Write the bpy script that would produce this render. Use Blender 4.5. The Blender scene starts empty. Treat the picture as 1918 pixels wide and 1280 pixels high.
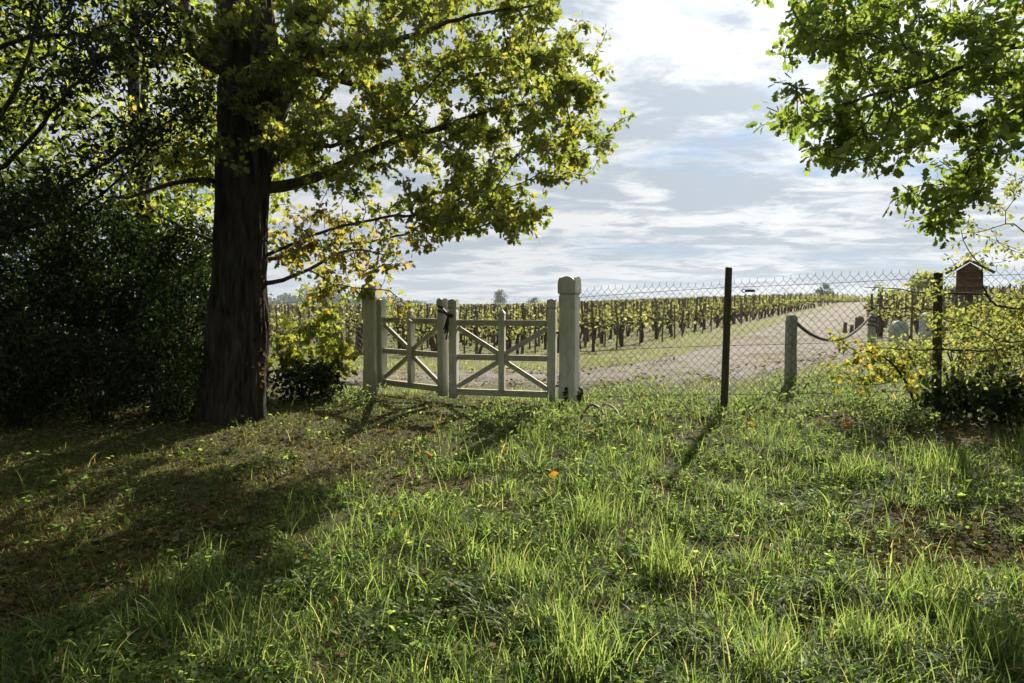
import bpy, bmesh, math, random
import numpy as np
from mathutils import Vector

SC = bpy.context.scene
COL = SC.collection
rng = np.random.default_rng(7)
random.seed(7)
R = math.radians

# ------------------------------------------------------------------ camera
FPX, W0, H0 = 1279.0, 1918.0, 1280.0
PITCH = math.atan(70.0 / FPX)
CAM = np.array([0.0, 0.0, 1.5])
cd = bpy.data.cameras.new('camera')
cd.lens = 24.0
cd.sensor_width = 36.0
cd.clip_start = 0.05
cd.clip_end = 6000.0
cam = bpy.data.objects.new('camera', cd)
COL.objects.link(cam)
cam.location = CAM
cam.rotation_euler = (R(90) - PITCH, 0, 0)
SC.camera = cam

# ------------------------------------------------------------------ light
SUN_AZ, SUN_EL = 26.0, 33.0            # azimuth measured from +Y towards +X
SUND = np.array([math.sin(R(SUN_AZ)) * math.cos(R(SUN_EL)), math.cos(R(SUN_AZ)) * math.cos(R(SUN_EL)), math.sin(R(SUN_EL))])
sl = bpy.data.lights.new('sun', 'SUN')
sl.energy = 5.0
sl.angle = R(0.6)
sl.color = (1.0, 0.93, 0.80)
sun = bpy.data.objects.new('sun', sl)
COL.objects.link(sun)
sun.rotation_euler = Vector(SUND).to_track_quat('Z', 'Y').to_euler()

SC.view_settings.view_transform = 'Standard'
SC.view_settings.look = 'None'
SC.view_settings.exposure = 1.17
SC.view_settings.gamma = 1.0
SC.view_settings.use_curve_mapping = False
SC.render.engine = 'CYCLES'
cy = SC.cycles
cy.max_bounces = 7
cy.diffuse_bounces = 3
cy.glossy_bounces = 2
cy.transmission_bounces = 4
cy.transparent_max_bounces = 4
cy.volume_bounces = 0
cy.caustics_reflective = False
cy.caustics_refractive = False
cy.use_denoising = True
cy.use_adaptive_sampling = True
cy.adaptive_threshold = 0.015


HAZE = 0.0003


# ------------------------------------------------------------------ node helper
class NT:
    def __init__(self, tree):
        self.t = tree
        self.t.nodes.clear()

    def n(self, kind, **kw):
        nd = self.t.nodes.new('ShaderNode' + kind)
        for k, v in kw.items():
            setattr(nd, k, v)
        return nd

    def l(self, a, b):
        self.t.links.new(a, b)

    def val(self, sock, v):
        if hasattr(v, 'is_linked') or hasattr(v, 'links'):
            self.l(v, sock)
        else:
            sock.default_value = v

    def math(self, op, a, b=0.0, c=0.0, clamp=False):
        m = self.n('Math', operation=op)
        m.use_clamp = clamp
        self.val(m.inputs[0], a)
        self.val(m.inputs[1], b)
        self.val(m.inputs[2], c)
        return m.outputs[0]

    def noise(self, vec, scale, detail=4.0, rough=0.55, dist=0.0):
        q = self.n('TexNoise')
        if vec is not None:
            self.l(vec, q.inputs['Vector'])
        q.inputs['Scale'].default_value = scale
        q.inputs['Detail'].default_value = detail
        q.inputs['Roughness'].default_value = rough
        q.inputs['Distortion'].default_value = dist
        return q.outputs['Fac']

    def ramp(self, fac, stops, interp='LINEAR'):
        r = self.n('ValToRGB')
        r.color_ramp.interpolation = interp
        e = r.color_ramp.elements
        while len(e) > 1:
            e.remove(e[-1])
        e[0].position = stops[0][0]
        e[0].color = c4(stops[0][1])
        for p, c in stops[1:]:
            x = e.new(p)
            x.color = c4(c)
        self.l(fac, r.inputs[0])
        return r.outputs[0]

    def mix(self, fac, a, b, blend='MIX'):
        m = self.n('MixRGB', blend_type=blend)
        self.val(m.inputs[0], fac)
        for i, v in ((1, a), (2, b)):
            if isinstance(v, (tuple, list)):
                v = c4(v)
            self.val(m.inputs[i], v)
        return m.outputs[0]

    def smooth(self, x, lo, hi):
        m = self.n('MapRange', interpolation_type='SMOOTHSTEP')
        self.val(m.inputs[0], x)
        m.inputs[1].default_value = lo
        m.inputs[2].default_value = hi
        return m.outputs[0]


def c4(c):
    if isinstance(c, (int, float)):
        return (c, c, c, 1.0)
    return tuple(c) + (1.0,) if len(c) == 3 else tuple(c)


# ------------------------------------------------------------------ sky
world = bpy.data.worlds.new('World')
SC.world = world
world.use_nodes = True
t = NT(world.node_tree)
tc = t.n('TexCoord')
sky = t.n('TexSky', sky_type='NISHITA')
sky.sun_disc = False
sky.sun_elevation = R(SUN_EL)
sky.sun_rotation = R(SUN_AZ)
sky.air_density = 1.0
sky.dust_density = 1.2
sky.ozone_density = 1.4
sep = t.n('SeparateXYZ')
t.l(tc.outputs['Generated'], sep.inputs[0])
zc = t.math('ADD', t.math('MAXIMUM', sep.outputs['Z'], 0.0), 0.10)
comb = t.n('CombineXYZ')
t.l(t.math('DIVIDE', sep.outputs['X'], zc), comb.inputs[0])
t.l(t.math('DIVIDE', sep.outputs['Y'], zc), comb.inputs[1])
mp = t.n('Mapping')
t.l(comb.outputs[0], mp.inputs[0])
mp.inputs['Rotation'].default_value = (0, 0, R(-12))
mp.inputs['Location'].default_value = (9.4, -2.2, 0.0)
mp.inputs['Scale'].default_value = (0.8, 1.0, 1.0)
V = mp.outputs[0]
n1 = t.noise(V, 0.85, 10.0, 0.60, 0.30)
n2 = t.noise(V, 3.4, 9.0, 0.64, 0.35)
n3 = t.noise(V, 1.15, 7.0, 0.55, 0.55)
cov = t.math('ADD', t.math('MULTIPLY', n1, 0.65), t.math('MULTIPLY', n2, 0.35))
mask = t.smooth(cov, 0.37, 0.50)
# cloud brightness: forward scattering towards the sun, blue-grey where the cloud is thick
dotn = t.n('VectorMath', operation='DOT_PRODUCT')
t.l(tc.outputs['Generated'], dotn.inputs[0])
dotn.inputs[1].default_value = tuple(SUND)
fw = t.math('POWER', t.math('MAXIMUM', dotn.outputs['Value'], 0.0), 11.0)
thick = t.smooth(t.math('ADD', t.math('MULTIPLY', n3, 0.52), t.math('MULTIPLY', n2, 0.48)), 0.45, 0.57)
lum = t.math('ADD', t.math('MULTIPLY', fw, 7.5), 6.6)
wh = t.n('VectorMath', operation='SCALE')
wh.inputs[0].default_value = (0.99, 1.0, 1.005)
t.l(lum, wh.inputs['Scale'])
gy = t.n('VectorMath', operation='SCALE')
gy.inputs[0].default_value = (0.60, 0.70, 0.80)
t.l(t.math('ADD', t.math('MULTIPLY', fw, 3.0), 6.0), gy.inputs['Scale'])
cc = t.mix(t.math('MULTIPLY', thick, 0.85), wh.outputs[0], gy.outputs[0])
skyc = t.mix(1.0, sky.outputs[0], (0.42, 0.60, 0.82), 'MULTIPLY')
hz = t.smooth(sep.outputs['Z'], 0.0, 0.35)
skyc = t.mix(t.math('SUBTRACT', 0.85, t.math('MULTIPLY', hz, 0.35)), skyc, (3.7, 4.5, 5.7))
col = t.mix(t.math('MULTIPLY', mask, 0.95), skyc, cc)
bg = t.n('Background')
bg.inputs['Strength'].default_value = 0.05
t.l(col, bg.inputs['Color'])
wo = t.n('OutputWorld')
t.l(bg.outputs[0], wo.inputs['Surface'])


# ------------------------------------------------------------------ materials
def new_mat(name):
    m = bpy.data.materials.new(name)
    m.use_nodes = True
    return m, NT(m.node_tree)


def finish(t, shader):
    o = t.n('OutputMaterial')
    t.l(shader, o.inputs['Surface'])


def surf(name, colfn, rough=0.85, bump=None, bdist=0.01, spec=0.3, metal=0.0):
    m, t = new_mat(name)
    tc = t.n('TexCoord')
    v = tc.outputs['Object']
    p = t.n('BsdfPrincipled')
    c = colfn(t, v)
    if isinstance(c, tuple):
        p.inputs['Base Color'].default_value = c4(c)
    else:
        t.l(c, p.inputs['Base Color'])
    p.inputs['Roughness'].default_value = rough
    p.inputs['Specular IOR Level'].default_value = spec
    p.inputs['Metallic'].default_value = metal
    if bump:
        b = t.n('Bump')
        b.inputs['Strength'].default_value = 0.8
        b.inputs['Distance'].default_value = bdist
        t.l(bump(t, v), b.inputs['Height'])
        t.l(b.outputs[0], p.inputs['Normal'])
    finish(t, p.outputs[0])
    return m


def scaled(t, v, s, rot=(0, 0, 0)):
    m = t.n('Mapping')
    t.l(v, m.inputs[0])
    m.inputs['Scale'].default_value = s
    m.inputs['Rotation'].default_value = rot
    return m.outputs[0]


TK = (1.24, 1.25, 0.95)


def leaf_mat(name, stops, trans=0.5, tint=(1.6, 1.7, 0.9), gloss=0.05, grough=0.4):
    """two-sided leaf: colour varies from leaf to leaf, light passes through"""
    m, t = new_mat(name)
    g = t.n('NewGeometry')
    col = t.ramp(g.outputs['Random Per Island'], stops)
    d = t.n('BsdfDiffuse')
    t.l(t.mix(1.0, col, (0.82, 0.88, 0.66), 'MULTIPLY'), d.inputs[0])
    tint = (tint[0] * TK[0], tint[1] * TK[1], tint[2] * TK[2])
    trans = trans + (0.08 if trans > 0.4 else 0.0)
    tr = t.n('BsdfTranslucent')
    t.l(t.mix(1.0, col, tint, 'MULTIPLY'), tr.inputs[0])
    mx = t.n('MixShader')
    mx.inputs[0].default_value = trans
    t.l(d.outputs[0], mx.inputs[1])
    t.l(tr.outputs[0], mx.inputs[2])
    gl = t.n('BsdfGlossy')
    gl.inputs['Roughness'].default_value = grough
    m2 = t.n('MixShader')
    m2.inputs[0].default_value = gloss
    t.l(mx.outputs[0], m2.inputs[1])
    t.l(gl.outputs[0], m2.inputs[2])
    finish(t, m2.outputs[0])
    return m


def bark_col(a, b, sc=14.0):
    def f(t, v):
        w = scaled(t, v, (1, 1, 0.18))
        n = t.noise(w, sc, 6, 0.6, 0.4)
        c = t.ramp(n, [(0.32, a), (0.62, b)])
        mo = t.noise(v, 2.3, 4, 0.6)
        return t.mix(t.math('MULTIPLY', t.smooth(mo, 0.5, 0.7), 0.35), c, (0.05, 0.06, 0.03))
    return f


def bark_bump(t, v):
    w = scaled(t, v, (1, 1, 0.16))
    return t.math('ADD', t.noise(w, 22, 6, 0.65, 0.5), t.math('MULTIPLY', t.noise(v, 70, 3, 0.5), 0.25))


M = {}
M['bark'] = surf('maple_bark', bark_col((0.010, 0.008, 0.006), (0.062, 0.052, 0.040), 20.0), 0.95, bark_bump, 0.03, 0.1)
M['twig'] = surf('twig_bark', bark_col((0.03, 0.024, 0.02), (0.10, 0.08, 0.06), 30), 0.9, None, 0.01, 0.15)
M['darkbark'] = surf('dark_bark', bark_col((0.015, 0.012, 0.01), (0.06, 0.05, 0.04), 20), 0.95, bark_bump, 0.02, 0.1)

M['maple_leaf'] = leaf_mat('maple_leaf', [(0.0, (0.060, 0.088, 0.022)), (0.45, (0.090, 0.118, 0.030)), (0.85, (0.13, 0.145, 0.038)), (0.985, (0.17, 0.155, 0.04)), (1.0, (0.19, 0.11, 0.03))], 0.6, (2.3, 2.1, 1.4), 0.03, 0.5)
M['maple_low'] = leaf_mat('yellowing_maple_leaf', [(0.0, (0.08, 0.105, 0.028)), (0.4, (0.12, 0.135, 0.036)), (0.85, (0.18, 0.165, 0.045)), (1.0, (0.20, 0.13, 0.04))], 0.6, (2.1, 1.85, 1.3), 0.03, 0.5)
M['bright_leaf'] = leaf_mat('bright_leaf', [(0.0, (0.07, 0.10, 0.024)), (0.5, (0.10, 0.135, 0.034)), (1.0, (0.16, 0.165, 0.045))], 0.62, (2.5, 2.35, 1.3), 0.02, 0.5)
M['oak_leaf'] = leaf_mat('oak_leaf', [(0.0, (0.055, 0.085, 0.026)), (0.5, (0.085, 0.12, 0.034)), (0.99, (0.12, 0.145, 0.045)), (1.0, (0.16, 0.11, 0.035))], 0.56, (2.4, 2.3, 1.3), 0.03, 0.5)
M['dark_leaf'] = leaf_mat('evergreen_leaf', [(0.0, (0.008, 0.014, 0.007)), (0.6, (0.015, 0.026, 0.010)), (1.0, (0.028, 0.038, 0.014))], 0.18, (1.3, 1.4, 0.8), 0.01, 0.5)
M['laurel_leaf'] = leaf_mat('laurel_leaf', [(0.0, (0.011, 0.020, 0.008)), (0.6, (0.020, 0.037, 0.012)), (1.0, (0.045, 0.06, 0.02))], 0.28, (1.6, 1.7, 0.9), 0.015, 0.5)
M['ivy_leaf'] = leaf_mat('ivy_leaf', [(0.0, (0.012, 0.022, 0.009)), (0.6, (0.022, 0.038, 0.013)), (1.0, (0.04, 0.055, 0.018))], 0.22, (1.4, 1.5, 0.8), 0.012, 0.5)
M['yellow_leaf'] = leaf_mat('yellow_leaf', [(0.0, (0.10, 0.135, 0.03)), (0.5, (0.165, 0.18, 0.04)), (0.88, (0.25, 0.225, 0.05)), (1.0, (0.30, 0.20, 0.05))], 0.55, (1.7, 1.55, 1.1), 0.02, 0.5)
M['thorn_leaf'] = leaf_mat('hawthorn_leaf', [(0.0, (0.09, 0.115, 0.045)), (0.5, (0.14, 0.16, 0.065)), (0.9, (0.19, 0.195, 0.085)), (1.0, (0.22, 0.15, 0.06))], 0.52, (1.9, 1.85, 1.2), 0.03, 0.5)
M['vine_leaf'] = leaf_mat('vine_leaf', [(0.0, (0.105, 0.125, 0.055)), (0.5, (0.165, 0.175, 0.085)), (0.9, (0.24, 0.235, 0.13)), (1.0, (0.22, 0.16, 0.09))], 0.5, (1.55, 1.5, 1.15), 0.02, 0.5)
M['sapling_leaf'] = leaf_mat('sapling_leaf', [(0.0, (0.09, 0.125, 0.026)), (0.5, (0.14, 0.17, 0.036)), (1.0, (0.21, 0.205, 0.045))], 0.55, (1.8, 1.7, 1.2), 0.03, 0.5)
M['grass'] = leaf_mat('grass_blade', [(0.0, (0.062, 0.10, 0.032)), (0.5, (0.10, 0.142, 0.050)), (0.90, (0.15, 0.18, 0.072)), (0.965, (0.22, 0.20, 0.11)), (1.0, (0.27, 0.225, 0.15))], 0.54, (2.12, 2.12, 1.55), 0.02, 0.45)
M['short_grass'] = leaf_mat('short_grass_blade', [(0.0, (0.065, 0.09, 0.03)), (0.55, (0.11, 0.13, 0.045)), (0.8, (0.17, 0.145, 0.075)), (1.0, (0.23, 0.18, 0.11))], 0.48, (1.8, 1.75, 1.2), 0.0)
M['weed'] = leaf_mat('weed_leaf', [(0.0, (0.06, 0.10, 0.034)), (0.6, (0.105, 0.15, 0.052)), (1.0, (0.17, 0.195, 0.08))], 0.56, (2.1, 2.15, 1.4), 0.012, 0.55)
M['silver_weed'] = leaf_mat('grey_green_weed', [(0.0, (0.075, 0.105, 0.06)), (0.6, (0.115, 0.145, 0.08)), (1.0, (0.17, 0.185, 0.10))], 0.45, (1.7, 1.75, 1.2), 0.0)
M['litter'] = leaf_mat('dead_leaf', [(0.0, (0.05, 0.034, 0.02)), (0.4, (0.10, 0.066, 0.038)), (0.8, (0.17, 0.12, 0.075)), (1.0, (0.25, 0.20, 0.14))], 0.25, (1.3, 1.1, 0.8), 0.006, 0.55)
M['orange_leaf'] = leaf_mat('orange_leaf', [(0.0, (0.32, 0.10, 0.02)), (0.5, (0.42, 0.19, 0.03)), (1.0, (0.48, 0.28, 0.05))], 0.4, (1.2, 1.1, 0.8), 0.05)
M['far_leaf'] = leaf_mat('far_leaf', [(0.0, (0.03, 0.045, 0.018)), (1.0, (0.07, 0.085, 0.03))], 0.3, (1.4, 1.4, 0.8), 0.02)


def paint_col(t, v):
    a = t.noise(v, 3.0, 5, 0.6)
    b = t.noise(scaled(t, v, (1, 1, 0.25)), 22, 5, 0.65)
    c = t.ramp(b, [(0.30, (0.42, 0.415, 0.35)), (0.5, (0.57, 0.56, 0.49)), (0.75, (0.66, 0.65, 0.58))])
    g = t.math('MULTIPLY', t.smooth(a, 0.45, 0.75), 0.45)
    c = t.mix(g, c, (0.36, 0.37, 0.24))
    sp = t.n('SeparateXYZ')
    t.l(v, sp.inputs[0])
    ft = t.math('MULTIPLY', t.smooth(t.math('ADD', sp.outputs['Z'], t.math('MULTIPLY', t.noise(v, 14, 5, 0.7), 0.35)), 0.42, 0.12), 0.7)
    c = t.mix(ft, c, (0.17, 0.17, 0.09))
    ck = t.smooth(t.noise(scaled(t, v, (1, 1, 0.08)), 55, 4, 0.6), 0.64, 0.70)
    return t.mix(t.math('MULTIPLY', ck, 0.6), c, (0.15, 0.135, 0.10))


def grain_bump(t, v):
    return t.noise(scaled(t, v, (1, 1, 0.12)), 60, 5, 0.6)


def rail_col(t, v):
    a = t.noise(v, 4.0, 5, 0.65)
    b = t.noise(scaled(t, v, (0.3, 0.3, 1.0)), 30, 5, 0.65)
    c = t.ramp(b, [(0.30, (0.34, 0.32, 0.25)), (0.6, (0.50, 0.475, 0.39)), (0.8, (0.60, 0.575, 0.49))])
    g = t.math('MULTIPLY', t.smooth(a, 0.40, 0.70), 0.6)
    return t.mix(g, c, (0.27, 0.24, 0.15))


M['paint'] = surf('weathered_white_paint', paint_col, 0.6, grain_bump, 0.002, 0.35)
M['railpaint'] = surf('mossy_white_paint', rail_col, 0.7, lambda t, v: t.noise(v, 60, 4, 0.6), 0.002, 0.3)
M['fencepost'] = surf('dark_fence_post', lambda t, v: t.ramp(t.noise(scaled(t, v, (1, 1, 0.1)), 40, 5, 0.65), [(0.3, (0.035, 0.03, 0.018)), (0.7, (0.12, 0.10, 0.06))]), 0.9, grain_bump, 0.006, 0.15)
M['stake'] = surf('weathered_stake', lambda t, v: t.ramp(t.noise(scaled(t, v, (1, 1, 0.12)), 26, 4, 0.6), [(0.3, (0.075, 0.062, 0.05)), (0.7, (0.20, 0.17, 0.135))]), 0.9, None, 0.01, 0.1)
M['vinewood'] = surf('vine_wood', lambda t, v: t.ramp(t.noise(v, 30, 4, 0.6), [(0.3, (0.04, 0.03, 0.022)), (0.7, (0.11, 0.085, 0.06))]), 0.95, None, 0.01, 0.1)
M['bollard'] = surf('grey_green_bollard', lambda t, v: t.ramp(t.noise(scaled(t, v, (1, 1, 0.15)), 30, 5, 0.6), [(0.3, (0.20, 0.22, 0.17)), (0.7, (0.38, 0.40, 0.33))]), 0.85, grain_bump, 0.003, 0.2)
M['stone'] = surf('pale_stone', lambda t, v: t.ramp(t.noise(v, 16, 6, 0.6), [(0.3, (0.34, 0.38, 0.36)), (0.7, (0.56, 0.60, 0.58))]), 0.9, lambda t, v: t.noise(v, 50, 4, 0.6), 0.004, 0.2)
M['rope'] = surf('dark_rope', lambda t, v: t.ramp(t.noise(v, 60, 3, 0.6), [(0.3, (0.05, 0.045, 0.04)), (0.7, (0.16, 0.145, 0.13))]), 0.95, lambda t, v: t.noise(v, 120, 2, 0.5), 0.004, 0.1)
M['strap'] = surf('black_strap', lambda t, v: (0.012, 0.012, 0.015), 0.55, None, 0.01, 0.4)
M['wire'] = surf('rusty_wire', lambda t, v: t.ramp(t.noise(v, 9, 4, 0.6), [(0.3, (0.03, 0.025, 0.022)), (0.7, (0.09, 0.075, 0.07))]), 0.7, None, 0.01, 0.3, 0.2)
M['hose'] = surf('faded_pink_hose', lambda t, v: t.ramp(t.noise(v, 18, 5, 0.6), [(0.3, (0.20, 0.11, 0.095)), (0.7, (0.33, 0.20, 0.18))]), 0.6, None, 0.01, 0.4)
M['hutwood'] = surf('brown_wood_box', lambda t, v: t.ramp(t.noise(scaled(t, v, (0.3, 0.3, 1.0)), 30, 5, 0.6), [(0.3, (0.10, 0.065, 0.045)), (0.7, (0.26, 0.165, 0.11))]), 0.85, None, 0.01, 0.15)
M['rooftile'] = surf('brown_roof_board', lambda t, v: t.ramp(t.noise(v, 20, 5, 0.6), [(0.3, (0.09, 0.05, 0.035)), (0.7, (0.2, 0.12, 0.08))]), 0.85, None, 0.01, 0.15)


# ------------------------------------------------------------------ terrain
def ss(a, b, x):
    q = np.clip((np.asarray(x, float) - a) / (b - a), 0, 1)
    return q * q * (3 - 2 * q)


def softplus(x, k=1.2):
    return np.log1p(np.exp(np.clip(x * k, -40, 40))) / k


def vnoise(x, y, s, seed=0):
    """cheap smooth noise, -1..1"""
    x = np.asarray(x, float) / s
    y = np.asarray(y, float) / s
    a = seed * 1.73
    return (np.sin(1.3 * x + 2.1 * y + a) + np.sin(2.7 * x - 1.1 * y + 2.3 + a * 2) + np.sin(-1.9 * x + 3.1 * y + 4.1 + a * 3) + np.sin(3.7 * x + 2.9 * y + 1.7 - a)) / 4


def G(x, y):
    x = np.asarray(x, float)
    y = np.asarray(y, float)
    far = 0.40 + 0.04 * 80 * np.tanh(softplus(x) / 80)
    far = far - 0.25 * ss(40, 300, y) * ss(10, -30, x)
    z = far * ss(0.3, 7.3, y)
    near = ss(14, 8, y)
    z = z + near * (0.035 * vnoise(x, y, 1.1, 1) + 0.018 * vnoise(x, y, 0.37, 2))
    z = z + (1 - near) * 0.03 * vnoise(x, y, 2.5, 3)
    return z


def raydir(px, py):
    u = (px - W0 / 2) / FPX
    v = (H0 / 2 - py) / FPX
    c, s = math.cos(PITCH), math.sin(PITCH)
    return np.array([u, c + v * s, -s + v * c])


def at(px, py, Y):
    d = raydir(px, py)
    return CAM + d * (Y / d[1])


def hit(px, py):
    d = raydir(px, py)
    tt = 1.0
    for _ in range(4000):
        p = CAM + d * tt
        if p[2] <= G(p[0], p[1]):
            break
        tt += 0.01 + tt * 0.002
    return p


# ------------------------------------------------------------------ object helpers
WL = {}


def tag(o, label=None, cat=None, group=None, kind=None):
    if label:
        o['label'] = label
    if cat:
        o['category'] = cat
    if group:
        o['group'] = group
    if kind:
        o['kind'] = kind
    return o


def thing(name, label, cat, loc=(0, 0, 0), group=None):
    o = bpy.data.objects.new(name, None)
    o.empty_display_size = 0.1
    COL.objects.link(o)
    o.location = loc
    WL[o.name] = np.array(loc, float)
    return tag(o, label, cat, group)


def mesh_data(name, V, F, mat, smooth=False):
    """V (n,3); F: array (m,3)/(m,4) or list of arrays / list of tuples"""
    me = bpy.data.meshes.new(name)
    V = np.ascontiguousarray(V, dtype=np.float32)
    if isinstance(F, np.ndarray):
        F = [F]
    if len(F) and not isinstance(F[0], np.ndarray):
        me.from_pydata([tuple(map(float, v)) for v in V], [], [tuple(map(int, f)) for f in F])
    else:
        F = [np.asarray(f, np.int32) for f in F if len(f)]
        loops = np.concatenate([f.ravel() for f in F])
        tot = np.concatenate([np.full(len(f), f.shape[1], np.int32) for f in F])
        start = np.concatenate([[0], np.cumsum(tot)[:-1]]).astype(np.int32)
        me.vertices.add(len(V))
        me.vertices.foreach_set('co', V.ravel())
        me.loops.add(len(loops))
        me.loops.foreach_set('vertex_index', loops)
        me.polygons.add(len(tot))
        me.polygons.foreach_set('loop_start', start)
        me.polygons.foreach_set('loop_total', tot)
        me.update(calc_edges=True)
    if smooth:
        me.polygons.foreach_set('use_smooth', np.ones(len(me.polygons), bool))
    me.materials.append(M[mat] if isinstance(mat, str) else mat)
    return me


def mk(name, V, F, mat, parent=None, smooth=False, loc=None, kind=None):
    """world-space vertices -> one mesh object (child of parent, or on its own with origin loc)"""
    V = np.asarray(V, float)
    if parent is not None:
        o0 = WL[parent.name]
    else:
        o0 = np.array(loc if loc is not None else (0, 0, 0), float)
    me = mesh_data(name, V - o0, F, mat, smooth)
    o = bpy.data.objects.new(name, me)
    COL.objects.link(o)
    if parent is not None:
        o.parent = parent
    else:
        o.location = o0
    WL[o.name] = o0
    if kind:
        o['kind'] = kind
    return o


class MB:
    """collects verts/faces"""

    def __init__(self):
        self.v, self.f, self.n = [], [], 0

    def add(self, V, F):
        V = np.asarray(V, float)
        self.v.append(V)
        for f in F:
            self.f.append(tuple(int(i) + self.n for i in f))
        self.n += len(V)

    def out(self):
        return np.concatenate(self.v), self.f


def norm(v):
    v = np.asarray(v, float)
    return v / (np.linalg.norm(v, axis=-1, keepdims=True) + 1e-12)


def box_geo(center, ax, ay, az, sx, sy, sz, bev=0.004):
    """bevelled oriented box"""
    bm = bmesh.new()
    bmesh.ops.create_cube(bm, size=1.0)
    for v in bm.verts:
        v.co.x *= sx
        v.co.y *= sy
        v.co.z *= sz
    if bev:
        bmesh.ops.bevel(bm, geom=bm.edges[:], offset=bev, segments=1, affect='EDGES')
    V = np.array([v.co[:] for v in bm.verts])
    F = [tuple(v.index for v in f.verts) for f in bm.faces]
    bm.free()
    A = np.stack([norm(ax), norm(ay), norm(az)])
    return V @ A + np.asarray(center, float), F


def beam(p0, p1, nrm, w, d, bev=0.004):
    """box from p0 to p1, thickness d along nrm, width w across"""
    p0 = np.asarray(p0, float)
    p1 = np.asarray(p1, float)
    a = norm(p1 - p0)
    n = np.asarray(nrm, float)
    n = norm(n - a * np.dot(n, a))
    s = np.cross(n, a)
    return box_geo((p0 + p1) / 2, s, n, a, w, d, np.linalg.norm(p1 - p0), bev)


def tube(P, rad, sides=6, cap=True):
    P = np.asarray(P, float)
    n = len(P)
    rad = np.broadcast_to(np.asarray(rad, float), (n,))
    T = np.zeros_like(P)
    T[1:-1] = P[2:] - P[:-2]
    T[0] = P[1] - P[0]
    T[-1] = P[-1] - P[-2]
    T = norm(T)
    ref = np.array([0, 0, 1.0]) if abs(T[0][2]) < 0.9 else np.array([1.0, 0, 0])
    U = np.zeros_like(P)
    u = norm(np.cross(ref, T[0]))
    for i in range(n):
        u = norm(u - T[i] * np.dot(u, T[i]))
        U[i] = u
    Wv = np.cross(T, U)
    a = np.arange(sides) / sides * 2 * math.pi
    V = P[:, None, :] + rad[:, None, None] * (np.cos(a)[None, :, None] * U[:, None, :] + np.sin(a)[None, :, None] * Wv[:, None, :])
    V = V.reshape(-1, 3)
    F = []
    for i in range(n - 1):
        for k in range(sides):
            k2 = (k + 1) % sides
            F.append((i * sides + k, i * sides + k2, (i + 1) * sides + k2, (i + 1) * sides + k))
    if cap:
        F.append(tuple(range(sides))[::-1])
        F.append(tuple((n - 1) * sides + k for k in range(sides)))
    return V, F


def resample(P, step):
    P = np.asarray(P, float)
    # Catmull-Rom through the points
    Q = np.vstack([2 * P[0] - P[1], P, 2 * P[-1] - P[-2]])
    out = []
    for i in range(1, len(Q) - 2):
        L = np.linalg.norm(Q[i + 1] - Q[i])
        m = max(1, int(round(L / step)))
        for k in range(m):
            s = k / m
            out.append(0.5 * (2 * Q[i] + (Q[i + 1] - Q[i - 1]) * s + (2 * Q[i - 1] - 5 * Q[i] + 4 * Q[i + 1] - Q[i + 2]) * s * s + (3 * Q[i] - Q[i - 1] - 3 * Q[i + 1] + Q[i + 2]) * s ** 3))
    out.append(P[-1])
    return np.array(out)


# leaf outlines: (along, across, up) and triangles
def fan(outline, fold=0.12):
    """outline from base (0,0) round the leaf; triangulated as fan from a centre point"""
    pts = [(u, v, abs(v) * fold) for u, v in outline]
    c = (0.42, 0.0, 0.0)
    V = np.array([c] + pts)
    n = len(pts)
    T = np.array([(0, i + 1, (i + 1) % n + 1) for i in range(n)])
    return V, T


def mirror(half):
    return [(0, 0)] + half + [(1.0, 0)] + [(u, -v) for u, v in reversed(half)]


LEAF_MAPLE = fan(mirror([(0.08, 0.28), (0.30, 0.22), (0.42, 0.55), (0.55, 0.20), (0.72, 0.26)]), 0.15)
LEAF_OAK = fan(mirror([(0.15, 0.10), (0.30, 0.22), (0.38, 0.12), (0.55, 0.32), (0.63, 0.17), (0.82, 0.24)]), 0.15)
LEAF_VINE = fan(mirror([(0.02, 0.35), (0.45, 0.52), (0.62, 0.30)]), 0.15)
LEAF_LANCE = (np.array([(0, 0, 0), (0.4, 0.19, 0.03), (1, 0, -0.04), (0.4, -0.19, 0.03)]), np.array([(0, 1, 2), (0, 2, 3)]))
LEAF_OVAL = (np.array([(0, 0, 0), (0.3, 0.27, 0.05), (0.72, 0.24, 0.03), (1, 0, -0.03), (0.72, -0.24, 0.03), (0.3, -0.27, 0.05)]), np.array([(0, 1, 2), (0, 2, 3), (0, 3, 4), (0, 4, 5)]))
LEAF_QUAD = (np.array([(0, 0, 0), (0.45, 0.32, 0.08), (1, 0, 0), (0.45, -0.32, 0.08)]), np.array([(0, 1, 2), (0, 2, 3)]))


def leaves_geo(P, axis, nrm, size, tmpl):
    TV, TT = tmpl
    P = np.asarray(P, float)
    N = len(P)
    a = norm(axis)
    n = nrm - a * np.sum(nrm * a, 1, keepdims=True)
    n = norm(n)
    s = np.cross(n, a)
    size = np.broadcast_to(np.asarray(size, float), (N,))
    V = P[:, None, :] + size[:, None, None] * (TV[None, :, 0:1] * a[:, None, :] + TV[None, :, 1:2] * s[:, None, :] + TV[None, :, 2:3] * n[:, None, :])
    F = TT[None] + (np.arange(N) * len(TV))[:, None, None]
    return V.reshape(-1, 3), F.reshape(-1, TT.shape[1])


def rand_unit(n):
    return norm(rng.normal(size=(n, 3)))


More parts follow.
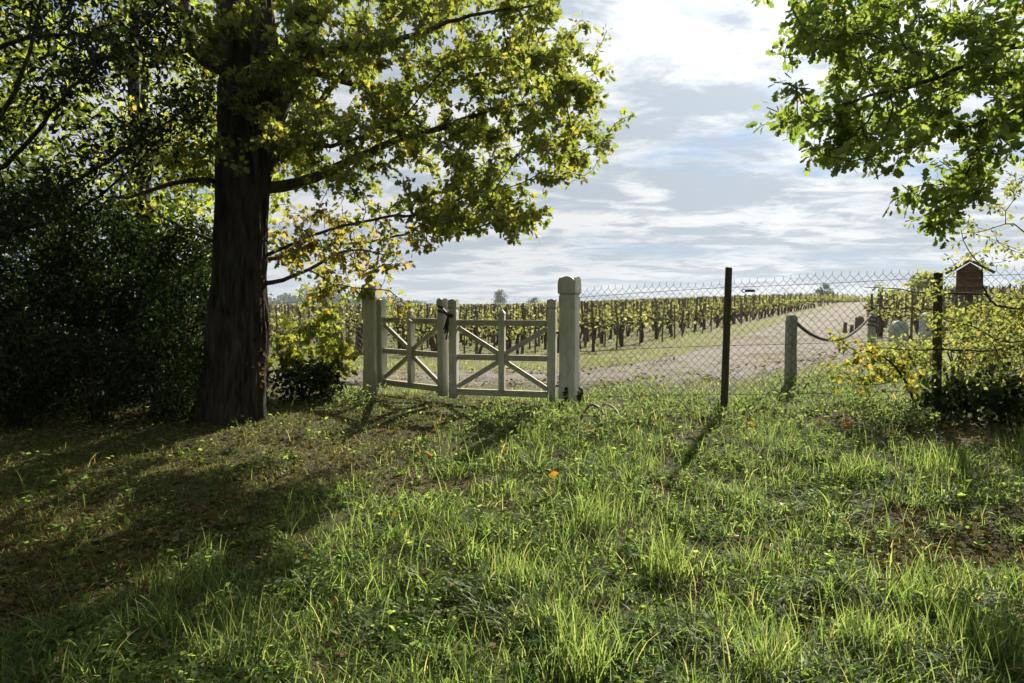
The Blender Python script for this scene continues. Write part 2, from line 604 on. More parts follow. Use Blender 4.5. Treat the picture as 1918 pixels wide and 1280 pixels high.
def cluster_leaves(tips, dirs, per, spread, size, tmpl, droop=0.4, upn=0.7, sizevar=0.3, back=0.22):
    """leaves round twig ends"""
    M_ = len(tips)
    per = np.broadcast_to(per, (M_,)).astype(int)
    idx = np.repeat(np.arange(M_), per)
    N = len(idx)
    tb = rng.random(N)[:, None] * back
    P = tips[idx] - dirs[idx] * tb + rng.normal(size=(N, 3)) * np.asarray(spread)
    ax = norm(dirs[idx] * 0.5 + rand_unit(N) * 1.0 + np.array([0, 0, -droop]))
    nm = norm(rand_unit(N) + np.array([0, 0, upn]))
    sz = size * (1 + sizevar * rng.normal(size=N)).clip(0.45, 1.8)
    return leaves_geo(P, ax, nm, sz, tmpl)


def sprig_leaves(T, ids, per, size, tmpl, reach=0.32, petiole=0.05, droop=0.35, upn=0.35, sizevar=0.28):
    """leaves set on the last stretch of each twig, each on a short stalk"""
    P, A = [], []
    for t_ in ids:
        ch, L, c = [t_], 0.0, t_
        while L < reach and T.par[c] >= 0:
            p_ = T.par[c]
            L += np.linalg.norm(T.pos[c] - T.pos[p_])
            ch.append(p_)
            c = p_
        Q = np.array([T.pos[i] for i in ch])
        m = per
        u_ = rng.random(m) ** 1.3 * (len(Q) - 1)
        k_ = np.minimum(u_.astype(int), len(Q) - 2)
        f_ = (u_ - k_)[:, None]
        B = Q[k_] * (1 - f_) + Q[k_ + 1] * f_
        d_ = norm(rand_unit(m) + T.dir[t_] * 0.6)
        P.append(B + d_ * (petiole * rng.uniform(0.3, 1.5, m))[:, None])
        A.append(d_)
    P, A = np.concatenate(P), np.concatenate(A)
    N = len(P)
    ax = norm(A + rand_unit(N) * 0.5 + np.array([0, 0, -droop]))
    nm = norm(rand_unit(N) + np.array([0, 0, upn]))
    sz = size * (1 + sizevar * rng.normal(size=N)).clip(0.45, 1.7)
    return leaves_geo(P, ax, nm, sz, tmpl)


def clumped(P, per, r):
    P = np.asarray(P)
    return (np.repeat(P, per, 0) + rng.normal(size=(len(P) * per, 3)) * r)


# ------------------------------------------------------------------ trees
class Tree:
    def __init__(self):
        self.pos, self.par, self.rmin, self.plen, self.dir = [], [], [], [], []

    def node(self, p, par, rmin=0.0):
        p = np.asarray(p, float)
        self.pos.append(p)
        self.par.append(par)
        self.rmin.append(rmin)
        if par >= 0:
            d = p - self.pos[par]
            self.plen.append(self.plen[par] + np.linalg.norm(d))
            self.dir.append(norm(d))
        else:
            self.plen.append(0.0)
            self.dir.append(np.array([0, 0, 1.0]))
        return len(self.pos) - 1

    def limb(self, P, r0, r1, step=0.12, parent=None):
        P = np.asarray(P, float)
        Q = resample(P, step)
        if self.pos:
            if parent is None:
                A = np.array(self.pos)
                parent = int(np.argmin(np.sum((A - Q[0]) ** 2, 1)))
        else:
            parent = -1
        n = len(Q)
        ids = []
        for i, q in enumerate(Q):
            if i not in (0, n - 1) and self.pos:
                q = q + rng.normal(size=3) * step * 0.05
            parent = self.node(q, parent, r0 + (r1 - r0) * i / max(1, n - 1))
            ids.append(parent)
        return ids

    def grow(self, att, step=0.12, pw=0.12, sag=0.1, jit=0.10, start=0):
        att = np.asarray(att, float)
        A = np.array(self.pos[start:])
        d0 = np.array([np.min(np.sum((A - a) ** 2, 1)) for a in att])
        self.tips = getattr(self, 'tips', [])
        cap = len(self.pos) + len(att) * 40
        buf = np.zeros((cap, 3))
        buf[:len(self.pos)] = np.array(self.pos)
        pl = np.zeros(cap)
        pl[:len(self.pos)] = self.plen
        for k in np.argsort(d0):
            a = att[k]
            n = len(self.pos)
            if n + 60 > cap:
                break
            dv = a - buf[start:n]
            d = np.sqrt(np.sum(dv * dv, 1)) + pw * pl[start:n]
            j = int(np.argmin(d)) + start
            p0 = self.pos[j]
            L = np.linalg.norm(a - p0)
            m = max(2, int(round(L / step)))
            ctrl = p0 + (self.dir[j] * 0.55 + norm(a - p0) * 0.45) * L * 0.45 + np.array([0, 0, sag * L])
            par = j
            for i in range(1, m + 1):
                s = i / m
                q = (1 - s) ** 2 * p0 + 2 * s * (1 - s) * ctrl + s * s * a
                if i < m:
                    q = q + rng.normal(size=3) * step * jit
                par = self.node(q, par)
                buf[par] = q
                pl[par] = self.plen[par]
            self.tips.append(par)

    def radii(self, rtip=0.0035, power=2.4, rmax=9.0):
        n = len(self.pos)
        acc = np.zeros(n)
        r = np.zeros(n)
        for i in range(n - 1, -1, -1):
            rr = max(acc[i] ** (1 / power) if acc[i] > 0 else rtip, rtip)
            rr = min(rr, rmax)
            if self.rmin[i] > 0:
                rr = self.rmin[i] if self.rmin[i] > 0.012 else max(rr, self.rmin[i])
            r[i] = rr
            p = self.par[i]
            if p >= 0:
                acc[p] += rr ** power
        # a child is never thicker than its parent
        for i in range(n):
            p = self.par[i]
            if p >= 0 and r[i] > r[p]:
                r[i] = r[p]
        self.r = r

    def mesh(self, skip=0, sides=(3, 4, 7)):
        """tubes of every chain; nodes below index skip (the trunk) are left out"""
        n = len(self.pos)
        kids = [[] for _ in range(n)]
        for i, p in enumerate(self.par):
            if p >= 0:
                kids[p].append(i)
        done = np.zeros(n, bool)
        mb = MB()
        for i in range(n):
            if done[i] or i < skip:
                continue
            p = self.par[i]
            chain = [i]
            done[i] = True
            c = i
            while True:
                ks = [k for k in kids[c] if not done[k]]
                if not ks:
                    break
                c = max(ks, key=lambda k: (self.r[k], self.plen[k]))
                done[c] = True
                chain.append(c)
            P = [self.pos[q] for q in chain]
            rr = [self.r[q] for q in chain]
            if p >= 0:
                P = [self.pos[p]] + P
                rr = [min(self.r[p], rr[0] * 1.15)] + rr
            if len(P) < 2:
                continue
            s = sides[0] if rr[0] < 0.008 else (sides[1] if rr[0] < 0.025 else sides[2])
            mb.add(*tube(np.array(P), np.array(rr), s, cap=False))
        return mb.out()

    def tipdata(self):
        ids = np.array(self.tips)
        return np.array([self.pos[i] for i in ids]), np.array([self.dir[i] for i in ids])


def inpoly(x, y, poly):
    c = False
    n = len(poly)
    j = n - 1
    for i in range(n):
        xi, yi = poly[i]
        xj, yj = poly[j]
        if (yi > y) != (yj > y) and x < (xj - xi) * (y - yi) / (yj - yi) + xi:
            c = not c
        j = i
    return c


def poly_points(poly, n, Y, sY, dens=None):
    xs = [p[0] for p in poly]
    ys = [p[1] for p in poly]
    out = []
    while len(out) < n:
        x = rng.uniform(min(xs), max(xs))
        y = rng.uniform(min(ys), max(ys))
        if not inpoly(x, y, poly):
            continue
        if dens is not None and rng.random() > dens(x, y):
            continue
        out.append(at(x, y, Y + rng.normal() * sY))
    return np.array(out)


def ell_points(c, r, n, shell=0.0):
    d = rand_unit(n)
    q = (shell + (1 - shell) * rng.random(n)) ** (1 / 3)
    return np.asarray(c) + d * q[:, None] * np.asarray(r)


def trunk_mesh(P, rad, sides=40, furrow=0.02, seed=0, flare=None):
    """bark-ridged trunk"""
    P = resample(P, 0.05)
    n = len(P)
    s = np.linspace(0, 1, n)
    rad = np.interp(s, np.linspace(0, 1, len(rad)), rad)
    V, F = tube(P, rad, sides, True)
    V = V.reshape(n, sides, 3)
    from mathutils import noise as mn
    a = np.arange(sides) / sides * 2 * math.pi
    z = P[:, 2][:, None]
    rel = (0.5 * np.sin(9 * a[None] + 1.3 * np.sin(2.1 * z + seed) + seed) + 0.5 * np.sin(17 * a[None] + 2.2 * np.sin(3.3 * z) + 1.0) + 0.7 * np.sin(5 * a[None] + z * 0.8) + 0.4 * np.sin(31 * a[None] + 5 * np.sin(2.7 * z + a[None] * 3)) * np.sin(13 * z + 7 * a[None]))
    if flare is not None:
        fl = np.exp(-(z - z.min()) / 0.28) * flare * (0.6 + 0.4 * np.sin(5 * a[None] + 0.6) + 0.2 * np.sin(3 * a[None]))
    else:
        fl = 0
    if sides > 50:
        nz = np.zeros((n, sides))
        for i_ in range(n):
            for k_ in range(sides):
                c_, s_ = math.cos(a[k_]), math.sin(a[k_])
                v_ = Vector((c_ * 5.2 + seed, s_ * 5.2, P[i_][2] * 1.25))
                nz[i_, k_] = abs(mn.noise(v_)) * 1.6 + 0.5 * abs(mn.noise(v_ * 2.3))
        rel = rel * 0.35 + (nz - 0.45) * 2.2
    off = furrow * rel * (rad[:, None] / rad.max()) + fl
    V = V + norm(V - P[:, None, :]) * off[:, :, None]
    return V.reshape(-1, 3), F


# ================================================================== SETTING
def ground_col(t, v):
    n1 = t.noise(v, 0.9, 6, 0.62)
    n2 = t.noise(v, 7.0, 6, 0.65)
    n3 = t.noise(v, 38.0, 5, 0.7)
    soil = t.ramp(n3, [(0.3, (0.022, 0.016, 0.011)), (0.5, (0.062, 0.045, 0.03)), (0.72, (0.14, 0.105, 0.072))])
    moss = t.ramp(n3, [(0.3, (0.03, 0.042, 0.012)), (0.7, (0.085, 0.10, 0.03))])
    near = t.mix(t.smooth(t.math('ADD', t.math('MULTIPLY', n1, 0.5), t.math('MULTIPLY', n2, 0.5)), 0.40, 0.56), soil, moss)
    field = t.ramp(t.noise(v, 3.0, 7, 0.7), [(0.32, (0.085, 0.062, 0.04)), (0.5, (0.13, 0.125, 0.05)), (0.66, (0.19, 0.165, 0.08))])
    sp = t.n('SeparateXYZ')
    t.l(v, sp.inputs[0])
    return t.mix(t.smooth(sp.outputs['Y'], 7.5, 10.5), near, field)


M['ground'] = surf('ground', ground_col, 0.95, lambda t, v: t.math('ADD', t.noise(v, 30, 6, 0.7), t.math('MULTIPLY', t.noise(v, 9, 4, 0.6), 1.2)), 0.03, 0.15)
def track_col(t, v):
    fine = t.ramp(t.noise(v, 30, 6, 0.72), [(0.3, (0.10, 0.09, 0.075)), (0.5, (0.22, 0.20, 0.175)), (0.72, (0.38, 0.355, 0.325))])
    worn = t.ramp(t.noise(v, 26, 6, 0.75), [(0.3, (0.075, 0.06, 0.035)), (0.55, (0.16, 0.135, 0.08)), (0.75, (0.26, 0.22, 0.14))])
    k_ = t.math('ADD', t.math('MULTIPLY', t.noise(v, 0.9, 5, 0.6), 0.5), t.math('MULTIPLY', t.noise(v, 5.0, 5, 0.65), 0.5))
    return t.mix(t.smooth(k_, 0.46, 0.58), fine, worn)


M['track'] = surf('sandy_track', track_col, 0.95, lambda t, v: t.math('ADD', t.noise(v, 40, 6, 0.75), t.noise(v, 9, 5, 0.6)), 0.035, 0.1)


def geom(a, b, n):
    return np.sign(a) * np.geomspace(abs(a), abs(b), n)


xs = np.concatenate([geom(-2500, -7, 46)[:-1], np.arange(-7, 7.001, 0.085), geom(7, 2500, 46)[1:]])
ys = np.concatenate([np.linspace(-40, 1.6, 14)[:-1], np.arange(1.6, 11.5, 0.085), np.geomspace(11.5, 3500, 70)])
XX, YY = np.meshgrid(xs, ys)
ZZ = G(XX, YY)
nx, ny = len(xs), len(ys)
ii = (np.arange(ny - 1)[:, None] * nx + np.arange(nx - 1)[None]).ravel()
gf = np.stack([ii, ii + 1, ii + nx + 1, ii + nx], 1)
tag(mk('ground', np.stack([XX.ravel(), YY.ravel(), ZZ.ravel()], 1), gf, 'ground', smooth=True), kind='structure')

# sandy farm track behind the gate, bending away to the right
TRK = np.array([(-14, 12.2), (-6, 10.7), (-2.2, 10.1), (0.3, 9.65), (2.3, 9.95), (5.0, 12.9), (7.1, 16.6), (11.5, 24.8), (26.0, 50), (55, 99), (118, 200.0)])
TRW = np.array([0.8, 0.8, 0.8, 0.85, 1.25, 1.6, 1.6, 1.55, 1.7, 2.0, 2.2])
tp = resample(np.c_[TRK, np.zeros(len(TRK))], 0.28)[:, :2]
cum = np.concatenate([[0], np.cumsum(np.linalg.norm(np.diff(TRK, axis=0), axis=1))])
cum2 = np.concatenate([[0], np.cumsum(np.linalg.norm(np.diff(tp, axis=0), axis=1))])
tw = np.interp(cum2 / cum2[-1], cum / cum[-1], TRW)
td = norm(np.gradient(tp, axis=0))
tn = np.stack([-td[:, 1], td[:, 0]], 1)
K = 15
rows = []
for k in range(K):
    s = -1 + 2 * k / (K - 1)
    e = tw * s
    if k in (0, K - 1):
        e = e * (1 + 0.16 * vnoise(cum2, cum2 * 0.3, 0.35, 5 + k) + 0.12 * vnoise(cum2, cum2, 1.4, 8 + k))
    q = tp + tn * e[:, None]
    rut = -0.035 * (math.exp(-((abs(s) - 0.5) / 0.16) ** 2)) if abs(s) < 0.95 else 0
    rows.append(np.stack([q[:, 0], q[:, 1], G(q[:, 0], q[:, 1]) + (0.045 + rut if abs(s) < 0.9 else -0.01)], 1))
TV = np.stack(rows, 1)
n0 = len(tp)
ii = (np.arange(n0 - 1)[:, None] * K + np.arange(K - 1)[None]).ravel()
tag(mk('track', TV.reshape(-1, 3), np.stack([ii, ii + K, ii + K + 1, ii + 1], 1), 'track', smooth=True), kind='structure')


def track_dist(x, y):
    """signed: negative inside the track"""
    P = np.stack([x, y], 1)
    best = np.full(len(P), 1e9)
    for i in range(0, len(tp), 2):
        d = np.hypot(P[:, 0] - tp[i, 0], P[:, 1] - tp[i, 1]) - tw[i]
        best = np.minimum(best, d)
    return best


# ------------------------------------------------------------------ white gate and its posts
GA = R(24.5)
GU = np.array([math.cos(GA), -math.sin(GA), 0])      # along the gate line, to the right
GN = np.array([-math.sin(GA), -math.cos(GA), 0])     # towards the garden
UP = np.array([0, 0, 1.0])


def groin_cap(c, u, n, hw, z0, hside, hdome, N=14):
    """square block whose four sides end in round arches"""
    g = np.linspace(-1, 1, N + 1)
    top = np.zeros((N + 1, N + 1, 3))
    for i, a in enumerate(g):
        for j, b in enumerate(g):
            ea, eb_ = math.sqrt(max(0, 1 - a * a)), math.sqrt(max(0, 1 - b * b))
            h = max(ea * float(ss(-0.5, 0.75, abs(b))), eb_ * float(ss(-0.5, 0.75, abs(a))))
            top[i, j] = c + u * (a * hw) + n * (b * hw) + UP * (z0 + hside + h * hdome)
    V = list(top.reshape(-1, 3))
    F = []
    m = N + 1
    for i in range(N):
        for j in range(N):
            F.append((i * m + j, (i + 1) * m + j, (i + 1) * m + j + 1, i * m + j + 1))
    ring = [(i, 0) for i in range(N)] + [(N, j) for j in range(N)] + [(N - i, N) for i in range(N)] + [(0, N - j) for j in range(N)]
    base = len(V)
    for (i, j) in ring:
        V.append(c + u * (g[i] * hw) + n * (g[j] * hw) + UP * z0)
    L = len(ring)
    for k in range(L):
        a = ring[k]
        b = ring[(k + 1) % L]
        F.append((a[0] * m + a[1], b[0] * m + b[1], base + (k + 1) % L, base + k))
    # slightly tapered foot ring closing the cap underneath
    for (i, j) in ring:
        V.append(c + u * (g[i] * hw * 0.86) + n * (g[j] * hw * 0.86) + UP * (z0 - hside * 0.22))
    for k in range(L):
        F.append((base + k, base + (k + 1) % L, base + L + (k + 1) % L, base + L + k))
    F.append(tuple(base + L + k for k in range(L)))
    return np.array(V), F


def shaft_geo(c, u, n, secs):
    """stack of chamfered squares: (z, halfwidth, chamfer)"""
    V, F = [], []
    for (z, h, ch) in secs:
        for (a, b) in ((h, h - ch), (h - ch, h), (-(h - ch), h), (-h, h - ch), (-h, -(h - ch)), (-(h - ch), -h), (h - ch, -h), (h, -(h - ch))):
            V.append(c + u * a + n * b + UP * z)
    for i in range(len(secs) - 1):
        for k in range(8):
            k2 = (k + 1) % 8
            F.append((i * 8 + k, i * 8 + k2, (i + 1) * 8 + k2, (i + 1) * 8 + k))
    F.append(tuple(range(8))[::-1])
    F.append(tuple((len(secs) - 1) * 8 + k for k in range(8)))
    return np.array(V), F


def gate_post(x, y, ztop, label, hw=0.088, rot=24.5):
    GU = np.array([math.cos(R(rot)), -math.sin(R(rot)), 0])
    GN = np.array([-math.sin(R(rot)), -math.cos(R(rot)), 0])
    z0 = float(G(x, y)) - 0.04
    c = np.array([x, y, 0.0])
    o = thing('gate_post', label, 'gate post', (x, y, z0), 'white gate posts')
    capz = ztop - 0.168
    V, F = shaft_geo(c, GU, GN, [(z0, hw, 0.003), (z0 + 0.33, hw, 0.003), (z0 + 0.39, hw, 0.022), (capz - 0.17, hw, 0.022), (capz - 0.11, hw, 0.003), (capz - 0.045, hw, 0.003), (capz - 0.015, hw * 0.9, 0.003), (capz - 0.004, hw * 0.9, 0.003)])
    mk('shaft', V, F, 'paint', o)
    V, F = groin_cap(c, GU, GN, hw * 1.10, capz, 0.085, 0.083)
    mk('cap', V, F, 'paint', o)
    return o


PA = np.array([0.60, 7.13])
PB = np.array([-1.715, 8.36])
gate_post(PA[0], PA[1], 1.787, 'thick white gate post with domed cap, nearer one where the wire mesh begins')
gate_post(PB[0], PB[1], 1.752, 'thick white gate post with domed cap, partly hidden by hanging maple leaves', rot=15.0)


def gate_leaf(h, m, z0, label, side):
    """h hinge point, m meeting point (xy)"""
    h = np.array([h[0], h[1], 0.0])
    m = np.array([m[0], m[1], 0.0])
    u = norm(m - h)
    n = np.cross(u, UP)
    if n[1] > 0:
        n = -n
    L = np.linalg.norm(m - h)
    o = thing('gate_leaf', label, 'gate', (h[0], h[1], z0), 'two leaves of the white gate')

    def P(s, z, q=0.0):
        return h + u * s + UP * (z0 + z) + n * q
    hs = 0.044
    for nm, s in (('hinge_stile', 0.0), ('meeting_stile', L)):
        b = -0.008 if nm == 'hinge_stile' else -0.012
        V, F = shaft_geo(h + u * s, u, n, [(z0 + b, hs, 0.003), (z0 + 0.90, hs, 0.003), (z0 + 0.935, hs, 0.012), (z0 + 0.965, hs * 0.86, 0.003), (z0 + 0.984, hs * 0.86, 0.003)])
        st = mk(nm, V, F, 'paint', o)
        V, F = groin_cap(h + u * s, u, n, hs * 1.10, z0 + 0.99, 0.047, 0.040, 10)
        mk('cap', V, F, 'paint', st)
    mid = L * 0.5
    V, F = shaft_geo(h + u * mid, u, n, [(z0 + 0.095, 0.033, 0.003), (z0 + 0.90, 0.033, 0.003), (z0 + 0.915, 0.036, 0.004), (z0 + 0.925, 0.036, 0.004), (z0 + 0.965, 0.006, 0.001)])
    mk('middle_stile', V, F, 'paint', o)
    for nm, z, w in (('top_rail', 0.82, 0.062), ('bottom_rail', 0.062, 0.066)):
        mk(nm, *beam(P(hs - 0.06 if nm == 'top_rail' else hs, z), P(L - hs + 0.004, z), n, w, 0.05), 'railpaint', o)
    for s0, s1 in ((hs + 0.002, mid - 0.035), (mid + 0.035, L - hs - 0.002)):
        mk('middle_rail', *beam(P(s0, 0.445), P(s1, 0.445), n, 0.06, 0.046), 'railpaint', o)
    for (sa, za, sb, zb) in ((hs + 0.005, 0.765, mid - 0.03, 0.485), (L - hs - 0.005, 0.765, mid + 0.03, 0.485), (hs + 0.005, 0.12, mid - 0.03, 0.405), (L - hs - 0.005, 0.12, mid + 0.03, 0.405)):
        mk('brace', *beam(P(sa, za, -0.002), P(sb, zb, -0.002), n, 0.05, 0.036), 'railpaint', o)
    for z in (0.72, 0.16):
        mk('hinge', *beam(P(-0.10, z), P(-hs + 0.002, z), n, 0.022, 0.018, 0.002), 'wire', o)
    return o


HR, MR = at(1034, 660, 7.20)[:2], at(850, 660, 7.49)[:2]
HL, ML = at(716, 660, 8.33)[:2], at(829, 660, 7.60)[:2]
gate_leaf(HR, MR, 0.478, 'wider white wooden gate leaf with crossed braces, hung on the nearer post', 1)
gate_leaf(HL, ML, 0.488, 'narrower white wooden gate leaf with crossed braces, beside the maple trunk', -1)

# black strap tying the two meeting stiles together
b0 = np.array([(MR[0] + ML[0]) / 2, (MR[1] + ML[1]) / 2, 1.40])
u = norm(np.array([MR[0] - ML[0], MR[1] - ML[1], 0]))
n = np.cross(u, UP)
if n[1] > 0:
    n = -n
st = thing('tie_strap', 'black strap knotted round the two middle gate stiles, ends hanging', 'strap', b0, None)
lp = []
for k in range(33):
    a = 2 * math.pi * k / 32
    ca, sa = math.cos(a), math.sin(a)
    ru, rn = 0.125, 0.064
    q = 1 / max(abs(ca), abs(sa)) ** 0.75
    lp.append(b0 + u * (ru * ca * q * 0.86) + n * (rn * sa * q) + UP * (-0.03 * ca * (1 if sa > 0 else 0.3) + 0.005))
mk('loop', *tube(np.array(lp), 0.012, 6), 'strap', st, smooth=True)
lp2 = [p + UP * (0.05 - 0.5 * max(0, np.dot(p - b0, u) + 0.04)) for p in lp]
mk('loop', *tube(np.array(lp2), 0.011, 6), 'strap', st, smooth=True)
kc = b0 + u * 0.085 + n * 0.07 - UP * 0.02
bm = bmesh.new()
bmesh.ops.create_icosphere(bm, subdivisions=2, radius=0.026)
kv = np.array([v.co[:] for v in bm.verts])
kf = [tuple(v.index for v in f.verts) for f in bm.faces]
bm.free()
kv = kv * (1 + 0.18 * np.sin(kv[:, :1] * 160) * np.cos(kv[:, 2:] * 140)) * np.array([1.25, 1, 0.95])
mk('knot', kv + kc, kf, 'strap', st, smooth=True)
for dx, L, r in ((-0.030, 0.20, 0.010), (-0.012, 0.27, 0.010), (-0.045, 0.16, 0.009), (0.004, 0.14, 0.009)):
    pts = [kc + n * 0.01, kc + u * dx * 0.5 + n * 0.018 - UP * L * 0.4, kc + u * (dx - 0.012) + n * 0.008 - UP * L * 0.8, kc + u * (dx - 0.03) + n * 0.006 - UP * L]
    mk('strap_end', *tube(resample(pts, 0.02), r, 5), 'strap', st, smooth=True)


# ------------------------------------------------------------------ chain-link fences
def wire_fence(line, ztops, posts, label, group, seed, tens=None):
    line = np.array(line, float)
    seg = np.linalg.norm(np.diff(line, axis=0), axis=1)
    cs = np.concatenate([[0], np.cumsum(seg)])
    L = cs[-1]
    q, hgt = 0.0365, 0.0385
    nw = int(L / q)
    lev = int(1.34 / hgt)

    def pos(s):
        return np.interp(s, cs, line[:, 0]), np.interp(s, cs, line[:, 1])

    def ztop(s):
        return np.interp(s, cs, ztops)
    x0, y0 = line[0]
    o = thing('chain_link_fence', label, 'fence', (x0, y0, float(G(x0, y0))), group)
    WVs, WFs, nv = [], [], 0
    sd = 3
    ang = np.arange(sd) / sd * 2 * math.pi
    r = 0.0020
    fd = norm(line[-1] - line[0])
    fu = np.array([fd[0], fd[1], 0])
    fn = np.array([fd[1], -fd[0], 0])
    for j in range(nw):
        k = np.arange(lev)
        sp = j * q + q * ((k + j) % 2)
        sp = sp + 0.004 * np.sin(k * 0.9 + j * 0.37) + rng.normal(size=lev) * 0.0022 + 0.010 * np.sin(j * 0.11 + k * 0.16)
        X, Y = pos(sp)
        Zt = ztop(sp) + 0.018 * np.sin(sp * 3.1 + seed) + 0.008 * np.sin(sp * 9.0) + rng.normal() * 0.004
        Zg = G(X, Y)
        Z = Zt - k * hgt
        keep = Z > Zg - 0.02
        off = np.where((k + j) % 2 == 0, 0.002, -0.002)
        P = np.stack([X, Y, Z], 1) + fn * off[:, None] + (fn * (0.02 * np.sin(sp * 2.2 + seed) + 0.012 * np.sin(k * 0.35 + j * 0.05))[:, None])
        P = P[keep]
        if (0 + j) % 2 == 0:                    # twisted barb above the selvage
            P = np.vstack([P[0] + np.array([0, 0, 0.030]) + fu * 0.004, P[0] + np.array([0, 0, 0.004]), P])
        if len(P) < 2:
            continue
        ring = np.cos(ang)[:, None] * fu[None] * 1.2 + np.sin(ang)[:, None] * (0.5 * UP + fn)[None]
        V = (P[:, None, :] + r * ring[None]).reshape(-1, 3)
        m = len(P)
        i0 = (np.arange(m - 1)[:, None] * sd + np.arange(sd)[None])
        i1 = (np.arange(m - 1)[:, None] * sd + (np.arange(sd)[None] + 1) % sd)
        WVs.append(V)
        WFs.append(np.stack([i0, i1, i1 + sd, i0 + sd], -1).reshape(-1, 4) + nv)
        nv += len(V)
    mk('wire_mesh', np.concatenate(WVs), np.concatenate(WFs), 'wire', o, kind='stuff')
    for dz in (0.055, 0.62, 1.10):
        sp = np.arange(0, L, 0.12)
        X, Y = pos(sp)
        mk('line_wire', *tube(np.stack([X, Y, ztop(sp) - dz + 0.006 * np.sin(sp * 2)], 1) + fn * 0.012, 0.0022, 4), 'wire', o)
    for (x, y, zt, w, lean) in posts:
        zb = float(G(x, y)) - 0.05
        nseg = 9
        V, F = [], []
        for i in range(nseg):
            s = i / (nseg - 1)
            z = zb + (zt - zb) * s
            jx, jy = 0.0008 * math.sin(3.1 * i + x), 0.0008 * math.cos(2.3 * i)
            for k in range(10):
                a = 2 * math.pi * k / 10 + 0.3
                rr = w / 2 * (1 + 0.06 * math.sin(3 * a + i * 0.3)) * (1.04 - 0.08 * s)
                V.append((x + jx + lean * s + rr * math.cos(a), y - 0.055 + jy + rr * math.sin(a), z + (0.006 * math.sin(a * 2) if i == nseg - 1 else 0)))
        for i in range(nseg - 1):
            for k in range(10):
                F.append((i * 10 + k, i * 10 + (k + 1) % 10, (i + 1) * 10 + (k + 1) % 10, (i + 1) * 10 + k))
        F.append(tuple((nseg - 1) * 10 + k for k in range(10)))
        mk('post', np.array(V), F, 'fencepost', o)
    if tens is not None:
        V, F = beam(tens - fu * 0.045, tens + fu * 0.045, fn, 0.024, 0.02, 0.004)
        tb = mk('wire_tensioner', V, F, 'wire', o)
        mk('tensioner_ring', *tube(np.array([tens - fu * 0.058 + 0.016 * (math.cos(a) * fu + math.sin(a) * UP) for a in np.linspace(0, 2 * math.pi, 13)]), 0.004, 4), 'wire', tb)
    return o


FP1 = at(1358, 700, 6.66)
FP2 = at(1750, 700, 6.30)
wire_fence([(0.70, 7.10), (FP1[0], 6.66), (FP2[0], 6.30), (6.6, 5.75)], [1.624, 1.715, 1.80, 1.86],
           [(FP1[0] - 0.02, 6.66, 1.850, 0.068, 0.02), (FP2[0], 6.30, 1.782, 0.078, -0.03)],
           'rusty chain-link fence on dark wooden posts, running off from the nearer gate post', 'chain-link fence runs', 0.3,
           at(1405, 545, 6.60))
wire_fence([(-1.82, 8.42), (-3.24, 8.92), (-6.0, 9.9)], [1.60, 1.56, 1.52], [(-3.22, 8.95, 1.562, 0.085, 0.01)],
           'short run of chain-link fence between the maple trunk and the gate', 'chain-link fence runs', 1.7)

# ------------------------------------------------------------------ bollards, rope, stones, box on a post
def bollard(px, py_base, py_top, Y, dia, label):
    p = at(px, py_top, Y)
    x, y, zt = p
    zb = float(G(x, y)) - 0.03
    o = thing('bollard', label, 'bollard', (x, y, zb), 'rope bollards beside the track')
    prof = [(zb, 1.0), (zb + 0.2, 1.02), ((zb + zt) / 2, 0.99), (zt - 0.10, 0.97), (zt - 0.05, 0.97), (zt - 0.015, 0.88), (zt, 0.62)]
    V, F = tube(np.array([(x + 0.003 * math.sin(i * 2), y, z) for i, (z, _) in enumerate(prof)]), np.array([dia / 2 * r for _, r in prof]), 20)
    mk('shaft', V, F, 'bollard', o, smooth=True)
    cr = np.array([(x, y, zt - 0.10), (x, y, zt - 0.075)])
    mk('collar', *tube(cr, dia / 2 * 1.06, 20), 'bollard', o)
    return np.array([x, y, zt])


BA = bollard(1483, 725, 590, 8.0, 0.135, 'pale grey wooden bollard behind the wire, nearer end of the rope')
BB = bollard(1634, 635, 586, 12.6, 0.135, 'grey wooden bollard further along, with rope end wound round its top')
r0 = BA + np.array([0.06, 0.03, -0.085])
r1 = BB + np.array([-0.05, -0.05, -0.05])
rp = []
for k in range(41):
    s = k / 40
    p = r0 * (1 - s) + r1 * s
    p[2] -= 0.36 * 4 * s * (1 - s) * (1 - 0.25 * s)
    p[2] = max(p[2], float(G(p[0], p[1])) + 0.03)
    rp.append(p)
rope = thing('rope', 'thick dark rope sagging between the two bollards', 'rope', tuple(r0), None)
mk('rope_span', *tube(np.array(rp), 0.021, 8), 'rope', rope, smooth=True)
mk('rope_winding', *tube(np.array([BB + np.array([0.079 * math.cos(a), 0.079 * math.sin(a), -0.03 - 0.012 * a]) for a in np.linspace(0, 6 * math.pi, 60)]), 0.018, 6), 'rope', rope, smooth=True)


